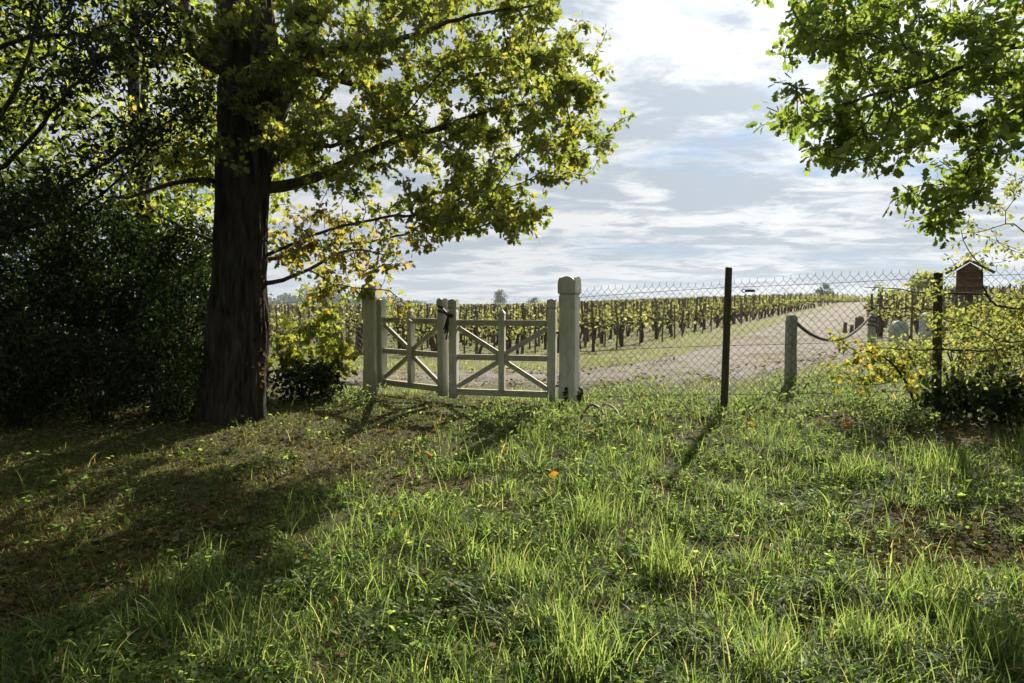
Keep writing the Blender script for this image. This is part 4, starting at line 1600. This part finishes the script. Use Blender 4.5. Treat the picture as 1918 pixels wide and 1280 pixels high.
# ------------------------------------------------------------------ shrubs
def shrub(name, label, px, Y, z_top, rx, ry, n, per, size, tmpl, mat, group=None, nst=7, spread=0.09, droop=0.2, upn=0.3, cat='shrub', x=None, zlow=0.08, r=0.016):
    if x is None:
        x = at(px, 700, Y)[0]
    zb = float(G(x, Y))
    h = z_top - zb
    b = np.array([x, Y, zb - 0.03])
    o = thing(name, label, cat, tuple(b), group)
    T = Tree()
    T.node(b, -1, r)
    for k in range(nst):
        a = 2 * math.pi * (k + rng.random() * 0.6) / nst
        q = rng.uniform(0.25, 0.75)
        e = b + np.array([math.cos(a) * rx * q, math.sin(a) * ry * q, h * rng.uniform(0.55, 0.9)])
        T.limb([b + (math.cos(a) * 0.04, math.sin(a) * 0.04, 0), b * 0.6 + e * 0.4 + (0, 0, h * 0.12), e], r, r * 0.4, 0.12, parent=0)
    zc = zb + h * (0.5 + zlow / 2)
    att = ell_points((x, Y, zc), (rx, ry, h * 0.52), n, 0.25)
    att[:, 2] = np.maximum(att[:, 2], G(att[:, 0], att[:, 1]) + 0.05)
    T.grow(att, 0.12, 0.08, 0.06, 0.12)
    T.radii(0.003, 2.5, r)
    V, F = T.mesh(skip=1)
    mk('stems', V, F, 'darkbark' if 'laurel' in mat or 'ivy' in mat else 'twig', o, smooth=True, kind='stuff')
    tips, dirs = T.tipdata()
    LV, LF = cluster_leaves(tips, dirs, per, spread, size, tmpl, droop, upn)
    mk('foliage', LV, LF, mat, o, kind='stuff')
    return o


LG = 'dark evergreen shrubs left of the maple'
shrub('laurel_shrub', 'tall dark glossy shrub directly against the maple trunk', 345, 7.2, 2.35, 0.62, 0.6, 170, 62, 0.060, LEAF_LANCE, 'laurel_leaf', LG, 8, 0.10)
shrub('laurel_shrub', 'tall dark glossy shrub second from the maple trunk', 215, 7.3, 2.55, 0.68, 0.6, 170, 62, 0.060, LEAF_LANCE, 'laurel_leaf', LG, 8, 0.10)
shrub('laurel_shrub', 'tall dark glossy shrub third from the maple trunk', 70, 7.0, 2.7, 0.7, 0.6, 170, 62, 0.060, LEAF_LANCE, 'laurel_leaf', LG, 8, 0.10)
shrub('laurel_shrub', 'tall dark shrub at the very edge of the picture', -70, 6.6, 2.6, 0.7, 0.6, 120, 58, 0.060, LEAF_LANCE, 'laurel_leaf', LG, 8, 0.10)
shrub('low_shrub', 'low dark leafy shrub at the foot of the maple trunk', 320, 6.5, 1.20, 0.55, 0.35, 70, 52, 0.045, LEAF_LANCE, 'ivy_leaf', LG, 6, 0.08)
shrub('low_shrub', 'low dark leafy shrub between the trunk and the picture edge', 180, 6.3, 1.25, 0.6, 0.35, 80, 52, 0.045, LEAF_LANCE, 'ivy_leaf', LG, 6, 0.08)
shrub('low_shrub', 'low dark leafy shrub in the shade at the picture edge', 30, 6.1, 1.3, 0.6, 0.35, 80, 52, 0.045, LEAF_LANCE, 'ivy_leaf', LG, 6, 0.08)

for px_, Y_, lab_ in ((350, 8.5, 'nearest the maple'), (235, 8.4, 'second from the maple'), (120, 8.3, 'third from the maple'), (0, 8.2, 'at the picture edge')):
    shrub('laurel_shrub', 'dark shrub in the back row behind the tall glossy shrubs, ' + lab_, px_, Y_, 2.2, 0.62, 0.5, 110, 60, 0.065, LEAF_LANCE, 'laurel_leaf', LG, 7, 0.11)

# sapling by the trunk, between maple and gate
sb = hit(606, 738)
SY = 8.15
polyS = [(508, 640), (530, 610), (560, 590), (600, 580), (630, 600), (660, 650), (668, 690), (640, 715), (590, 725), (530, 735), (508, 715)]
att = clumped(poly_points(polyS, 62, SY, 0.22), 2, (0.05, 0.06, 0.04))
att2 = np.array([at(x, y_, SY + 0.1) for x, y_ in ((575, 560), (590, 550), (610, 545), (640, 560), (560, 545), (655, 555), (700, 560), (690, 540), (665, 538))])
sb = np.array([at(612, 735, SY)[0], SY, 0])
sb[2] = float(G(sb[0], sb[1])) - 0.02
simple_tree('maple_sapling', 'bushy sapling with bright yellow-green leaves between trunk and gate', sb, [sb, at(618, 700, SY), at(630, 660, SY), at(628, 620, SY), at(622, 590, SY)],
            [([at(628, 690, SY), at(560, 680, SY), at(520, 660, SY)], 0.006, 0.003), ([at(625, 640, SY), at(590, 600, SY), at(560, 555, SY + 0.1)], 0.006, 0.003)],
            np.concatenate([att, att2]), 12, 0.055, 0.068, LEAF_MAPLE, 'sapling_leaf', 'twig', (0.012, 0.005), None, 0.1, cat='sapling', step=0.1, partname='stem', sprig=0.2)
shrub('low_shrub', 'dark low bush in front of the bright sapling', 570, 7.75, 0.78, 0.42, 0.3, 70, 24, 0.05, LEAF_OVAL, 'ivy_leaf', None, 6, 0.06)

# yellow shrub in front of the fence
YY_ = 6.05
yb = np.array([at(1722, 776, YY_)[0], YY_, 0.0])
yb[2] = float(G(yb[0], yb[1])) - 0.02
polyY = [(1562, 672), (1580, 640), (1610, 628), (1640, 645), (1690, 655), (1735, 672), (1745, 715), (1735, 745), (1690, 742), (1650, 748), (1610, 738), (1575, 715)]
att = clumped(poly_points(polyY, 38, YY_ + 0.05, 0.18, lambda x, y: 1.0 if x < 1660 else 0.6), 2, (0.07, 0.07, 0.04))
simple_tree('yellow_shrub', 'shrub with golden yellow leaves and one slanting stem in front of the fence', yb, [yb, at(1706, 735, YY_), at(1690, 705, YY_), at(1668, 678, YY_), at(1640, 662, YY_), at(1600, 655, YY_)],
            [([at(1690, 705, YY_), at(1650, 720, YY_), at(1600, 720, YY_)], 0.004, 0.003), ([at(1668, 678, YY_), at(1710, 690, YY_ + 0.1), at(1735, 715, YY_ + 0.1)], 0.004, 0.003)],
            att, 9, 0.045, 0.036, LEAF_MAPLE, 'yellow_leaf', 'darkbark', (0.013, 0.004), None, 0.08, cat='shrub', step=0.08, rtip=0.002, partname='stem', sprig=0.16)

# hawthorn with long arching twigs at the right edge
HY = 5.95
hb = np.array([at(2030, 760, HY)[0], HY, 0.0])
hb[2] = float(G(hb[0], hb[1])) - 0.05
hl = [([hb + (0, 0, 0.45), at(1960, 662, HY), at(1905, 648, HY), at(1880, 657, HY), at(1800, 656, HY - 0.05), at(1720, 655, HY - 0.1), at(1640, 652, HY - 0.15)], 0.014, 0.004),
      ([hb + (0, 0, 0.8), at(1980, 590, HY), at(1918, 578, HY + 0.05), at(1868, 572, HY + 0.05), at(1842, 552, HY + 0.05), at(1740, 550, HY), at(1690, 543, HY), at(1618, 538, HY)], 0.014, 0.003),
      ([at(1868, 572, HY + 0.05), at(1845, 548, HY), at(1838, 500, HY), at(1815, 470, HY), at(1800, 430, HY)], 0.007, 0.003),
      ([hb + (0, 0, 1.1), at(1960, 480, HY - 0.1), at(1900, 420, HY - 0.1), at(1850, 432, HY - 0.1), at(1800, 438, HY - 0.1)], 0.008, 0.003),
      ([hb + (0, 0, 0.6), at(1960, 640, HY - 0.2), at(1880, 640, HY - 0.2), at(1820, 610, HY - 0.2), at(1770, 600, HY - 0.2)], 0.010, 0.003)]
polyH1 = [(1762, 575), (1800, 562), (1870, 548), (1918, 535), (1990, 530), (1990, 735), (1900, 730), (1780, 712), (1740, 665), (1680, 662), (1640, 650), (1700, 628), (1745, 600)]
polyH2 = [(1765, 480), (1790, 430), (1830, 380), (1880, 320), (1990, 280), (1990, 540), (1900, 545), (1800, 560), (1740, 545), (1640, 545), (1640, 535), (1755, 525)]
att = np.concatenate([clumped(poly_points(polyH1, 85, HY + 0.05, 0.28), 2, (0.05, 0.06, 0.03)), poly_points(polyH2, 58, HY, 0.22, lambda x, y: 0.12 if 1780 < x < 1855 and 480 < y < 560 else 1.0)])
simple_tree('hawthorn_shrub', 'twiggy shrub with small pale green leaves and long bare arching stems over the fence end', hb, [hb, hb + (0, 0, 0.5), hb + (0.02, 0, 1.1), hb + (-0.05, 0, 1.9), hb + (0, 0, 2.6)], hl, att,
            18, (0.06, 0.05, 0.05), 0.036, LEAF_OVAL, 'thorn_leaf', 'darkbark', (0.035, 0.008), None, 0.08, cat='shrub', step=0.08, rtip=0.0022, partname='stem', sprig=0.24)

FG = 'pale green shrubs behind the fence end'
shrub('bramble_shrub', 'pale green bramble just behind the far fence post', 1790, 7.6, 1.20, 0.42, 0.4, 52, 13, 0.042, LEAF_OVAL, 'thorn_leaf', FG, 6, 0.07)
shrub('bramble_shrub', 'pale green bramble under the gabled house box', 1850, 8.6, 1.45, 0.55, 0.45, 67, 13, 0.042, LEAF_OVAL, 'thorn_leaf', FG, 6, 0.08)
shrub('bramble_shrub', 'pale green bramble at the picture edge behind the fence', 1935, 7.8, 1.5, 0.5, 0.45, 67, 13, 0.042, LEAF_OVAL, 'thorn_leaf', FG, 6, 0.08)
shrub('bramble_shrub', 'low pale green bramble in front of the two round-topped stones', 1690, 8.6, 1.02, 0.45, 0.3, 60, 18, 0.045, LEAF_OVAL, 'thorn_leaf', FG, 6, 0.06)
shrub('ivy_mound', 'dark ivy mound at the foot of the far fence post', None, 5.95, 0.76, 1.0, 0.32, 120, 26, 0.045, LEAF_VINE, 'ivy_leaf', None, 8, 0.06, x=4.55, cat='ivy')
# ivy creeping up the nearer gate post
cv = []
for (px, y0, y1) in ((1058, 765, 725), (1061, 760, 735), (1086, 765, 725), (1088, 760, 728), (1090, 750, 730)):
    for k in range(14):
        s = rng.random()
        cv.append(at(px + rng.normal() * 2.2, y0 + (y1 - y0) * s, 7.03 if px < 1070 else 7.05))
cv = np.array(cv)
LV, LF = leaves_geo(cv, rand_unit(len(cv)) + (0, 0, -0.5), rand_unit(len(cv)) * 0.5 + GN, 0.035, LEAF_VINE)
iv = mk('ivy', LV, LF, 'ivy_leaf', kind='stuff')
tag(iv, 'sprigs of dark ivy climbing the foot of the nearer gate post', 'ivy')

# ================================================================== GRASS AND GROUND COVER
def blades(P, L, w, lean_dir, lean, mat_n=3):
    """curved tapering blades; P base points, L lengths, w widths, lean 0..1.3"""
    N = len(P)
    S = mat_n
    d = np.stack([np.cos(lean_dir), np.sin(lean_dir), np.zeros(N)], 1)
    fa = lean_dir + math.pi / 2 + rng.normal(size=N) * 0.7
    side = np.stack([np.cos(fa), np.sin(fa), np.zeros(N)], 1)
    V = np.zeros((N, 2 * S + 1, 3))
    for i in range(S + 1):
        s = i / S
        ang = lean * (0.35 + 1.15 * s)
        q = P + L[:, None] * s * (np.sin(ang)[:, None] * d * 0.8 + np.cos(ang)[:, None] * UP[None])
        if i < S:
            ww = w * (1 - 0.55 * s * s)
            V[:, 2 * i] = q - side * ww[:, None] / 2
            V[:, 2 * i + 1] = q + side * ww[:, None] / 2
        else:
            V[:, 2 * S] = q
    F = []
    for i in range(S - 1):
        F += [(2 * i, 2 * i + 1, 2 * i + 3), (2 * i, 2 * i + 3, 2 * i + 2)]
    F.append((2 * S - 2, 2 * S - 1, 2 * S))
    F = np.array(F)[None] + (np.arange(N) * (2 * S + 1))[:, None, None]
    return V.reshape(-1, 3), F.reshape(-1, 3)


BL = np.array([hit(px, py)[:2] for px, py in ((1010, 742), (905, 792), (720, 890), (560, 972), (350, 1080), (150, 1190), (-40, 1270))])
o_ = np.argsort(BL[:, 1])
BLx, BLy = BL[o_, 0], BL[o_, 1]


def lush(x, y):
    xb = np.interp(y, BLy, BLx)
    return ss(-0.30, 0.30, x - xb + 0.28 * vnoise(x, y, 0.55, 4))


BARE = [(hit(px, py)[:2], rx, ry) for px, py, rx, ry in ((1810, 1045, 0.75, 0.30), (1690, 975, 0.55, 0.20), (800, 925, 0.42, 0.20), (1420, 1030, 0.28, 0.12), (1330, 1110, 0.22, 0.10), (1560, 1170, 0.25, 0.14), (880, 905, 0.3, 0.14), (1790, 830, 0.6, 0.25), (1640, 800, 0.5, 0.2), (1300, 790, 0.5, 0.15), (1250, 1130, 0.20, 0.10), (880, 1150, 0.25, 0.08), (1140, 768, 0.35, 0.12), (1240, 775, 0.4, 0.14), (1420, 775, 0.35, 0.14), (1530, 790, 0.4, 0.16), (1600, 770, 0.3, 0.12), (1690, 778, 0.35, 0.16), (1840, 800, 0.5, 0.25), (1880, 960, 0.3, 0.12), (1560, 1040, 0.3, 0.1), (1700, 1180, 0.2, 0.08), (760, 905, 0.3, 0.14), (1050, 860, 0.25, 0.1), (1180, 1150, 0.2, 0.08))]


def cover(x, y):
    c = np.ones(len(x))
    for (p, rx, ry) in BARE:
        d = np.sqrt(((x - p[0]) / rx) ** 2 + ((y - p[1]) / ry) ** 2) + 0.3 * vnoise(x, y, 0.2, 6)
        c *= ss(0.55, 1.15, d)
    return c


def field(n, y0, y1, pw=1.0, k=0.82):
    """random ground points inside the camera's wedge, denser nearby"""
    u = rng.random(n)
    y = y0 * (y1 / y0) ** u if pw == 1.0 else y0 + (y1 - y0) * u
    x = rng.uniform(-1, 1, n) * (k * y + 0.25)
    return x, y


def fence_y(x):
    return np.interp(x, [-6, -3.24, -1.82, 0.7, FP1[0], FP2[0], 6.6], [9.9, 8.92, 8.42, 7.1, 6.66, 6.3, 5.75])


GV, GF, gn = [], [], 0


def put(V, F):
    global gn
    GV.append(V)
    GF.append(F + gn)
    gn += len(V)


# 1 tufts of long grass
nt_ = 1950
tx, ty = field(nt_, 2.25, 7.4)
keep = (rng.random(nt_) < lush(tx, ty) * (0.15 + 0.85 * cover(tx, ty)) * (0.25 + 0.75 * ss(-0.15, 0.35, vnoise(tx, ty, 0.62, 9)))) & (ty < fence_y(tx) - 0.25)
tx, ty = tx[keep], ty[keep]
for x, y in zip(tx, ty):
    near = float(ss(7, 3, y))
    big = rng.random()
    rad = rng.uniform(0.03, 0.08) + 0.13 * big ** 3
    n = int((18 + 130 * rng.random() ** 1.5 + 60 * big ** 3) * (0.6 + 0.4 * near))
    a = rng.uniform(0, 2 * math.pi, n)
    q = np.sqrt(rng.random(n)) * rad
    P = np.stack([x + q * np.cos(a), y + q * np.sin(a), np.zeros(n)], 1)
    P[:, 2] = G(P[:, 0], P[:, 1]) - 0.01
    hl_ = 0.05 + 0.15 * rng.random() ** 1.6 + 0.06 * big
    Ls = hl_ * rng.uniform(0.35, 1.2, n)
    wide = rng.random() < 0.3
    wd_ = (rng.uniform(0.0052, 0.0085) if wide else rng.uniform(0.0022, 0.0042)) * rng.uniform(0.7, 1.3, n)
    bias = rng.uniform(0, 6.28)
    la = a + rng.normal(size=n) * 0.8
    mixd = rng.random(n) < 0.35
    la = np.where(mixd, bias + rng.normal(size=n) * 0.5, la)
    ln = np.abs(rng.normal(size=n)) * 0.42 + rng.uniform(0.1, 0.5) + 0.5 * q / rad
    put(*blades(P, Ls, wd_, la, ln.clip(0, 1.25), 4))
# flowering stems with small seed heads
for k in range(150):
    x, y = (float(v[0]) for v in field(1, 2.4, 6.8))
    if rng.random() > float(lush(np.array([x]), np.array([y]))[0]) or y > float(fence_y(x)) - 0.3:
        continue
    h = rng.uniform(0.16, 0.36)
    z = float(G(x, y))
    ld = rng.uniform(0, 6.28)
    P = np.array([[x, y, z]])
    put(*blades(P, np.array([h]), np.array([0.0022]), np.array([ld]), np.array([0.22]), 4))
    tip = np.array([x + math.cos(ld) * h * 0.8 * math.sin(0.33), y + math.sin(ld) * h * 0.8 * math.sin(0.33), z + h * math.cos(0.33)])
    m = 14
    LV, LF = leaves_geo(tip - np.array([0, 0, 1.0]) * (rng.random(m) * 0.07)[:, None] + rng.normal(size=(m, 3)) * 0.003, rand_unit(m) * 0.5 + UP, rand_unit(m), 0.012, LEAF_LANCE)
    put(LV, LF)
# 2 loose blades
n = 70000
x, y = field(n, 2.2, 7.6)
keep = (rng.random(n) < (0.06 + 0.94 * lush(x, y)) * (0.10 + 0.9 * cover(x, y)) * (0.10 + 0.90 * ss(-0.25, 0.35, vnoise(x, y, 0.42, 31)))) & (y < fence_y(x) - 0.1)
x, y = x[keep], y[keep]
n = len(x)
P = np.stack([x, y, G(x, y) - 0.005], 1)
put(*blades(P, 0.10 * rng.gamma(3.0, 0.33, n).clip(0.35, 2.2), 0.004 * rng.uniform(0.6, 1.6, n), rng.uniform(0, 6.28, n), np.abs(rng.normal(size=n)) * 0.45 + 0.15, 3))
# 3 tall dark rush tufts
for px, py, h, n, sp in ((1245, 1090, 0.36, 150, 0.09), (1090, 1275, 0.34, 170, 0.13), (1000, 835, 0.2, 50, 0.1), (1440, 1275, 0.30, 130, 0.10), (1110, 985, 0.24, 150, 0.12), (960, 1100, 0.22, 100, 0.1), (1600, 900, 0.24, 140, 0.14), (1760, 890, 0.26, 160, 0.16), (1720, 1130, 0.24, 150, 0.14), (1840, 1240, 0.26, 170, 0.16), (1620, 1220, 0.27, 150, 0.14)):
    p = hit(px, py)
    P = np.stack([p[0] + rng.normal(size=n) * sp * 0.6, p[1] + rng.normal(size=n) * sp * 0.5, np.zeros(n)], 1)
    P[:, 2] = G(P[:, 0], P[:, 1]) - 0.01
    put(*blades(P, h * rng.uniform(0.5, 1.1, n), 0.0045 * rng.uniform(0.6, 1.4, n), rng.uniform(0, 6.28, n), np.abs(rng.normal(size=n)) * 0.30 + 0.12, 4))
gr = mk('grass', np.concatenate(GV), np.concatenate(GF), 'grass', kind='stuff')
tag(gr, 'long bright grass in tufts across the foreground', 'grass')

# 4 short worn grass and moss on the path side, and the verges behind the fence
GV, GF, gn = [], [], 0
n = 125000
x, y = field(n, 2.2, 8.6)
keep = (rng.random(n) < (1 - 0.75 * lush(x, y)) * (0.35 + 0.65 * ss(-0.3, 0.3, vnoise(x, y, 0.4, 12)))) & (y < fence_y(x) + 0.4)
x, y = x[keep], y[keep]
n = len(x)
put(*blades(np.stack([x, y, G(x, y) - 0.004], 1), 0.042 * rng.gamma(3, 0.33, n).clip(0.3, 2.5), 0.0035 * rng.uniform(0.6, 1.5, n), rng.uniform(0, 6.28, n), np.abs(rng.normal(size=n)) * 0.5 + 0.3, 2))
n = 70000
x, y = field(n, 2.2, 8.6)
keep = (rng.random(n) < (1 - 0.7 * lush(x, y))) & (y < fence_y(x) + 0.3)
x, y = x[keep], y[keep]
n = len(x)
put(*blades(np.stack([x, y, G(x, y) + 0.002], 1), 0.055 * rng.gamma(3, 0.33, n).clip(0.3, 2.5), 0.0038 * rng.uniform(0.6, 1.5, n), rng.uniform(0, 6.28, n), 0.85 + 0.25 * rng.random(n), 2))
sg = mk('short_grass', np.concatenate(GV), np.concatenate(GF), 'short_grass', kind='stuff')
tag(sg, 'short worn grass on the mossy path up to the gate', 'grass')
GV, GF, gn = [], [], 0
n = 120000
x, y = field(n, 6.2, 30, 1.0, 0.78)
td_ = track_dist(x, y)
vin = (y > 14.3) & (x < row_end(y) + 0.3)
pr = ss(0.0, 0.35, td_ + 0.25 * vnoise(x, y, 0.5, 3)) * (0.35 + 0.65 * ss(-0.3, 0.3, vnoise(x, y, 0.9, 15)))
pr = np.where(vin, 0.6 * pr, pr)
pr = np.where(td_ < 0, 0.20 * ss(0.0, 0.4, vnoise(x, y, 0.5, 2)) + 0.35 * ss(-0.45, 0.0, td_) * ss(-0.2, 0.3, vnoise(x, y, 0.3, 7)), pr)
keep = (rng.random(n) < pr) & (y > fence_y(x) - 0.15)
x, y = x[keep], y[keep]
n = len(x)
sc_ = 0.8 + 0.05 * y
put(*blades(np.stack([x, y, G(x, y) + np.where(track_dist(x, y) < 0, 0.02, -0.01)], 1), 0.075 * rng.gamma(3, 0.33, n).clip(0.3, 2.2), 0.005 * sc_ * rng.uniform(0.7, 1.5, n), rng.uniform(0, 6.28, n), np.abs(rng.normal(size=n)) * 0.5 + 0.2, 2))
vg = mk('verge_grass', np.concatenate(GV), np.concatenate(GF), 'grass', kind='stuff')
tag(vg, 'grass verges along the sandy track behind the fence', 'grass')

# 5 broad-leaved weeds close to the ground
n = 190000
x, y = field(n, 2.2, 7.9)
w_ = (0.28 + 0.72 * lush(x, y)) * (0.10 + 0.90 * cover(x, y)) * (0.04 + 0.96 * ss(-0.15, 0.30, vnoise(x, y, 0.36, 21) + 0.4 * vnoise(x, y, 0.13, 22)))
keep = (rng.random(n) < w_) & (y < fence_y(x) + 0.35)
x, y = x[keep], y[keep]
n = len(x)
P = np.stack([x, y, G(x, y) + np.abs(rng.normal(size=n)) * 0.035 + 0.004], 1)
a = rng.uniform(0, 6.28, n)
ax = np.stack([np.cos(a), np.sin(a), rng.normal(size=n) * 0.35], 1)
nm = rng.normal(size=(n, 3)) * 0.4 + UP
LV, LF = leaves_geo(P, ax, nm, 0.023 * rng.gamma(4, 0.25, n).clip(0.4, 2.4), LEAF_QUAD)
RV, RF, rn_ = [LV], [LF], len(LV)
for k in range(420):
    x0_, y0_ = (float(v[0]) for v in field(1, 2.3, 7.2))
    if rng.random() > 0.2 + 0.8 * float(lush(np.array([x0_]), np.array([y0_]))[0]) or y0_ > float(fence_y(x0_)):
        continue
    m = int(rng.integers(6, 15))
    a = rng.uniform(0, 6.28, m)
    el_ = rng.uniform(0.15, 0.8, m)
    P = np.tile((x0_, y0_, float(G(x0_, y0_)) + 0.006), (m, 1)) + rng.normal(size=(m, 3)) * 0.006
    lv, lf = leaves_geo(P, np.stack([np.cos(a) * np.cos(el_), np.sin(a) * np.cos(el_), np.sin(el_)], 1), rng.normal(size=(m, 3)) * 0.2 + UP, rng.uniform(0.025, 0.06) * rng.uniform(0.6, 1.2, m), LEAF_OVAL if rng.random() < 0.5 else LEAF_LANCE)
    RV.append(lv)
    RF.append(lf + rn_)
    rn_ += len(lv)
LV = np.concatenate(RV)
LF = np.concatenate(RF)
wd = mk('weeds', LV, LF, 'weed', kind='stuff')
tag(wd, 'low clover-like weeds between the grass tufts', 'weeds')

# 6 grey-green feathery weeds and mixed herbs along the fence foot
GVs, GFs, k0 = [], [], 0
spots_ = [(930, 795), (960, 800), (1000, 800), (1030, 805), (985, 825), (1045, 790), (1100, 815), (1160, 800), (1230, 790), (1300, 780), (1260, 760), (1180, 750), (1130, 745), (1220, 740), (1300, 745), (1380, 790), (1400, 755), (1440, 775), (1470, 740), (1490, 750), (1520, 735), (1560, 760), (1590, 750), (1620, 760), (1655, 770), (1690, 790), (1580, 725), (1540, 715), (1640, 795), (1440, 720), (660, 752), (700, 760), (640, 760), (1720, 800), (1350, 800), (1480, 800)]
for px, py in spots_:
    c = hit(px, py)
    m = int(rng.uniform(130, 260))
    h = rng.uniform(0.10, 0.24)
    P = c + rng.normal(size=(m, 3)) * (0.13, 0.10, 0)
    P[:, 2] = G(P[:, 0], P[:, 1]) + rng.random(m) ** 1.3 * h
    LV, LF = leaves_geo(P, rand_unit(m) + (0, 0, 0.5), rand_unit(m), 0.045 * rng.uniform(0.5, 1.4, m), LEAF_LANCE)
    GVs.append(LV)
    GFs.append(LF + k0)
    k0 += len(LV)
hw = mk('fence_foot_weeds', np.concatenate(GVs), np.concatenate(GFs), 'silver_weed', kind='stuff')
tag(hw, 'grey-green feathery weeds along the foot of gate and fence', 'weeds')

# 7 dead leaves
n = 62000
x, y = field(n, 2.2, 8.2)
fz = np.exp(-((y - fence_y(x) + 0.35) / 0.35) ** 2) * (x > 0.8)
w_ = (1 - 0.93 * lush(x, y)) * 0.75 + 0.95 * (1 - cover(x, y)) + 0.6 * fz + 0.05
keep = (rng.random(n) < w_) & (y < fence_y(x) + 0.25)
x, y = x[keep], y[keep]
n = len(x)
P = np.stack([x, y, G(x, y) + 0.006 + rng.random(n) * 0.014 + 0.05 * lush(x, y) * cover(x, y) * rng.random(n)], 1)
a = rng.uniform(0, 6.28, n)
LV, LF = leaves_geo(P, np.stack([np.cos(a), np.sin(a), rng.normal(size=n) * 0.25], 1), rng.normal(size=(n, 3)) * 0.45 + UP, 0.029 * rng.gamma(4, 0.25, n).clip(0.3, 2.2), LEAF_QUAD)
LV0, LF0 = LV, LF
n = 16000
x, y = field(n, 6.5, 12.5, 1.0, 0.7)
tdd = track_dist(x, y)
keep = (y > fence_y(x) + 0.1) & (rng.random(n) < np.exp(-((tdd + 0.25) / 0.42) ** 2) * ss(-0.4, 0.3, vnoise(x, y, 0.5, 41)))
x, y = x[keep], y[keep]
n = len(x)
a = rng.uniform(0, 6.28, n)
LV, LF = leaves_geo(np.stack([x, y, G(x, y) + 0.05 + rng.random(n) * 0.02], 1), np.stack([np.cos(a), np.sin(a), rng.normal(size=n) * 0.25], 1), rng.normal(size=(n, 3)) * 0.45 + UP, 0.042 * rng.gamma(4, 0.25, n).clip(0.3, 2.2), LEAF_QUAD)
LV, LF = np.concatenate([LV0, LV]), np.concatenate([LF0, LF + len(LV0)])
lt = mk('leaf_litter', LV, LF, 'litter', kind='stuff')
tag(lt, 'brown dead leaves strewn over the shaded path and bare patches', 'leaf litter')

# 8 single fallen orange leaves
OL = [(575, 1057), (1185, 862), (1075, 800), (1110, 822), (1412, 805), (1395, 795), (1490, 790), (1340, 800), (800, 860), (815, 885), (950, 850), (930, 893), (1030, 905), (905, 1120), (1260, 905), (1620, 780), (1660, 775), (1590, 810), (1700, 805), (1765, 805), (1462, 960), (1005, 1020), (745, 980), (1385, 1020), (1210, 755), (1225, 740), (1350, 745), (1880, 790)]
bm_leaf = []
for i in range(4):
    V, F = leaves_geo(np.array([[0, 0, 0.0]]), np.array([[1.0, 0, 0.15]]), np.array([[0.1 * i, 0.2, 1.0]]), np.array([0.062]), LEAF_MAPLE)
    V[:, 2] += 0.010 * np.sin(V[:, 0] * 60 + i)
    bm_leaf.append(mesh_data('fallen_leaf', V, F, 'orange_leaf'))
for i, (px, py) in enumerate(sorted(OL)):
    p = hit(px, py)
    o = bpy.data.objects.new('fallen_leaf', bm_leaf[i % 4])
    COL.objects.link(o)
    o.location = (p[0], p[1], float(G(p[0], p[1])) + 0.035)
    o.rotation_euler = (rng.normal() * 0.5, rng.normal() * 0.5, rng.uniform(0, 6.28))
    s = rng.uniform(0.7, 1.2)
    o.scale = (s, s, s)
    tag(o, 'single orange fallen leaf on the grass, %s counted from the left edge' % ORD[i], 'leaf', 'orange leaves scattered in the grass')
# ================================================================== AIR
hm, t = new_mat('haze')
t.t.nodes.clear()
pv = t.n('VolumePrincipled')
pv.inputs['Color'].default_value = (0.80, 0.88, 1.0, 1)
pv.inputs['Density'].default_value = HAZE
pv.inputs['Anisotropy'].default_value = 0.2
ho = t.n('OutputMaterial')
t.l(pv.outputs[0], ho.inputs['Volume'])
M['haze'] = hm
hv, hf = box_geo((0, 290, 10), (1, 0, 0), (0, 1, 0), (0, 0, 1), 1300, 700, 27, 0)
tag(mk('haze', hv, hf, 'haze', kind='stuff'), 'faint bluish haze lying over the far vineyard', 'haze')
print('TRIS', sum(sum(len(p_.vertices) - 2 for p_ in []) for o in [1]), sum(len(m_.loops) - 2 * len(m_.polygons) for m_ in bpy.data.meshes))
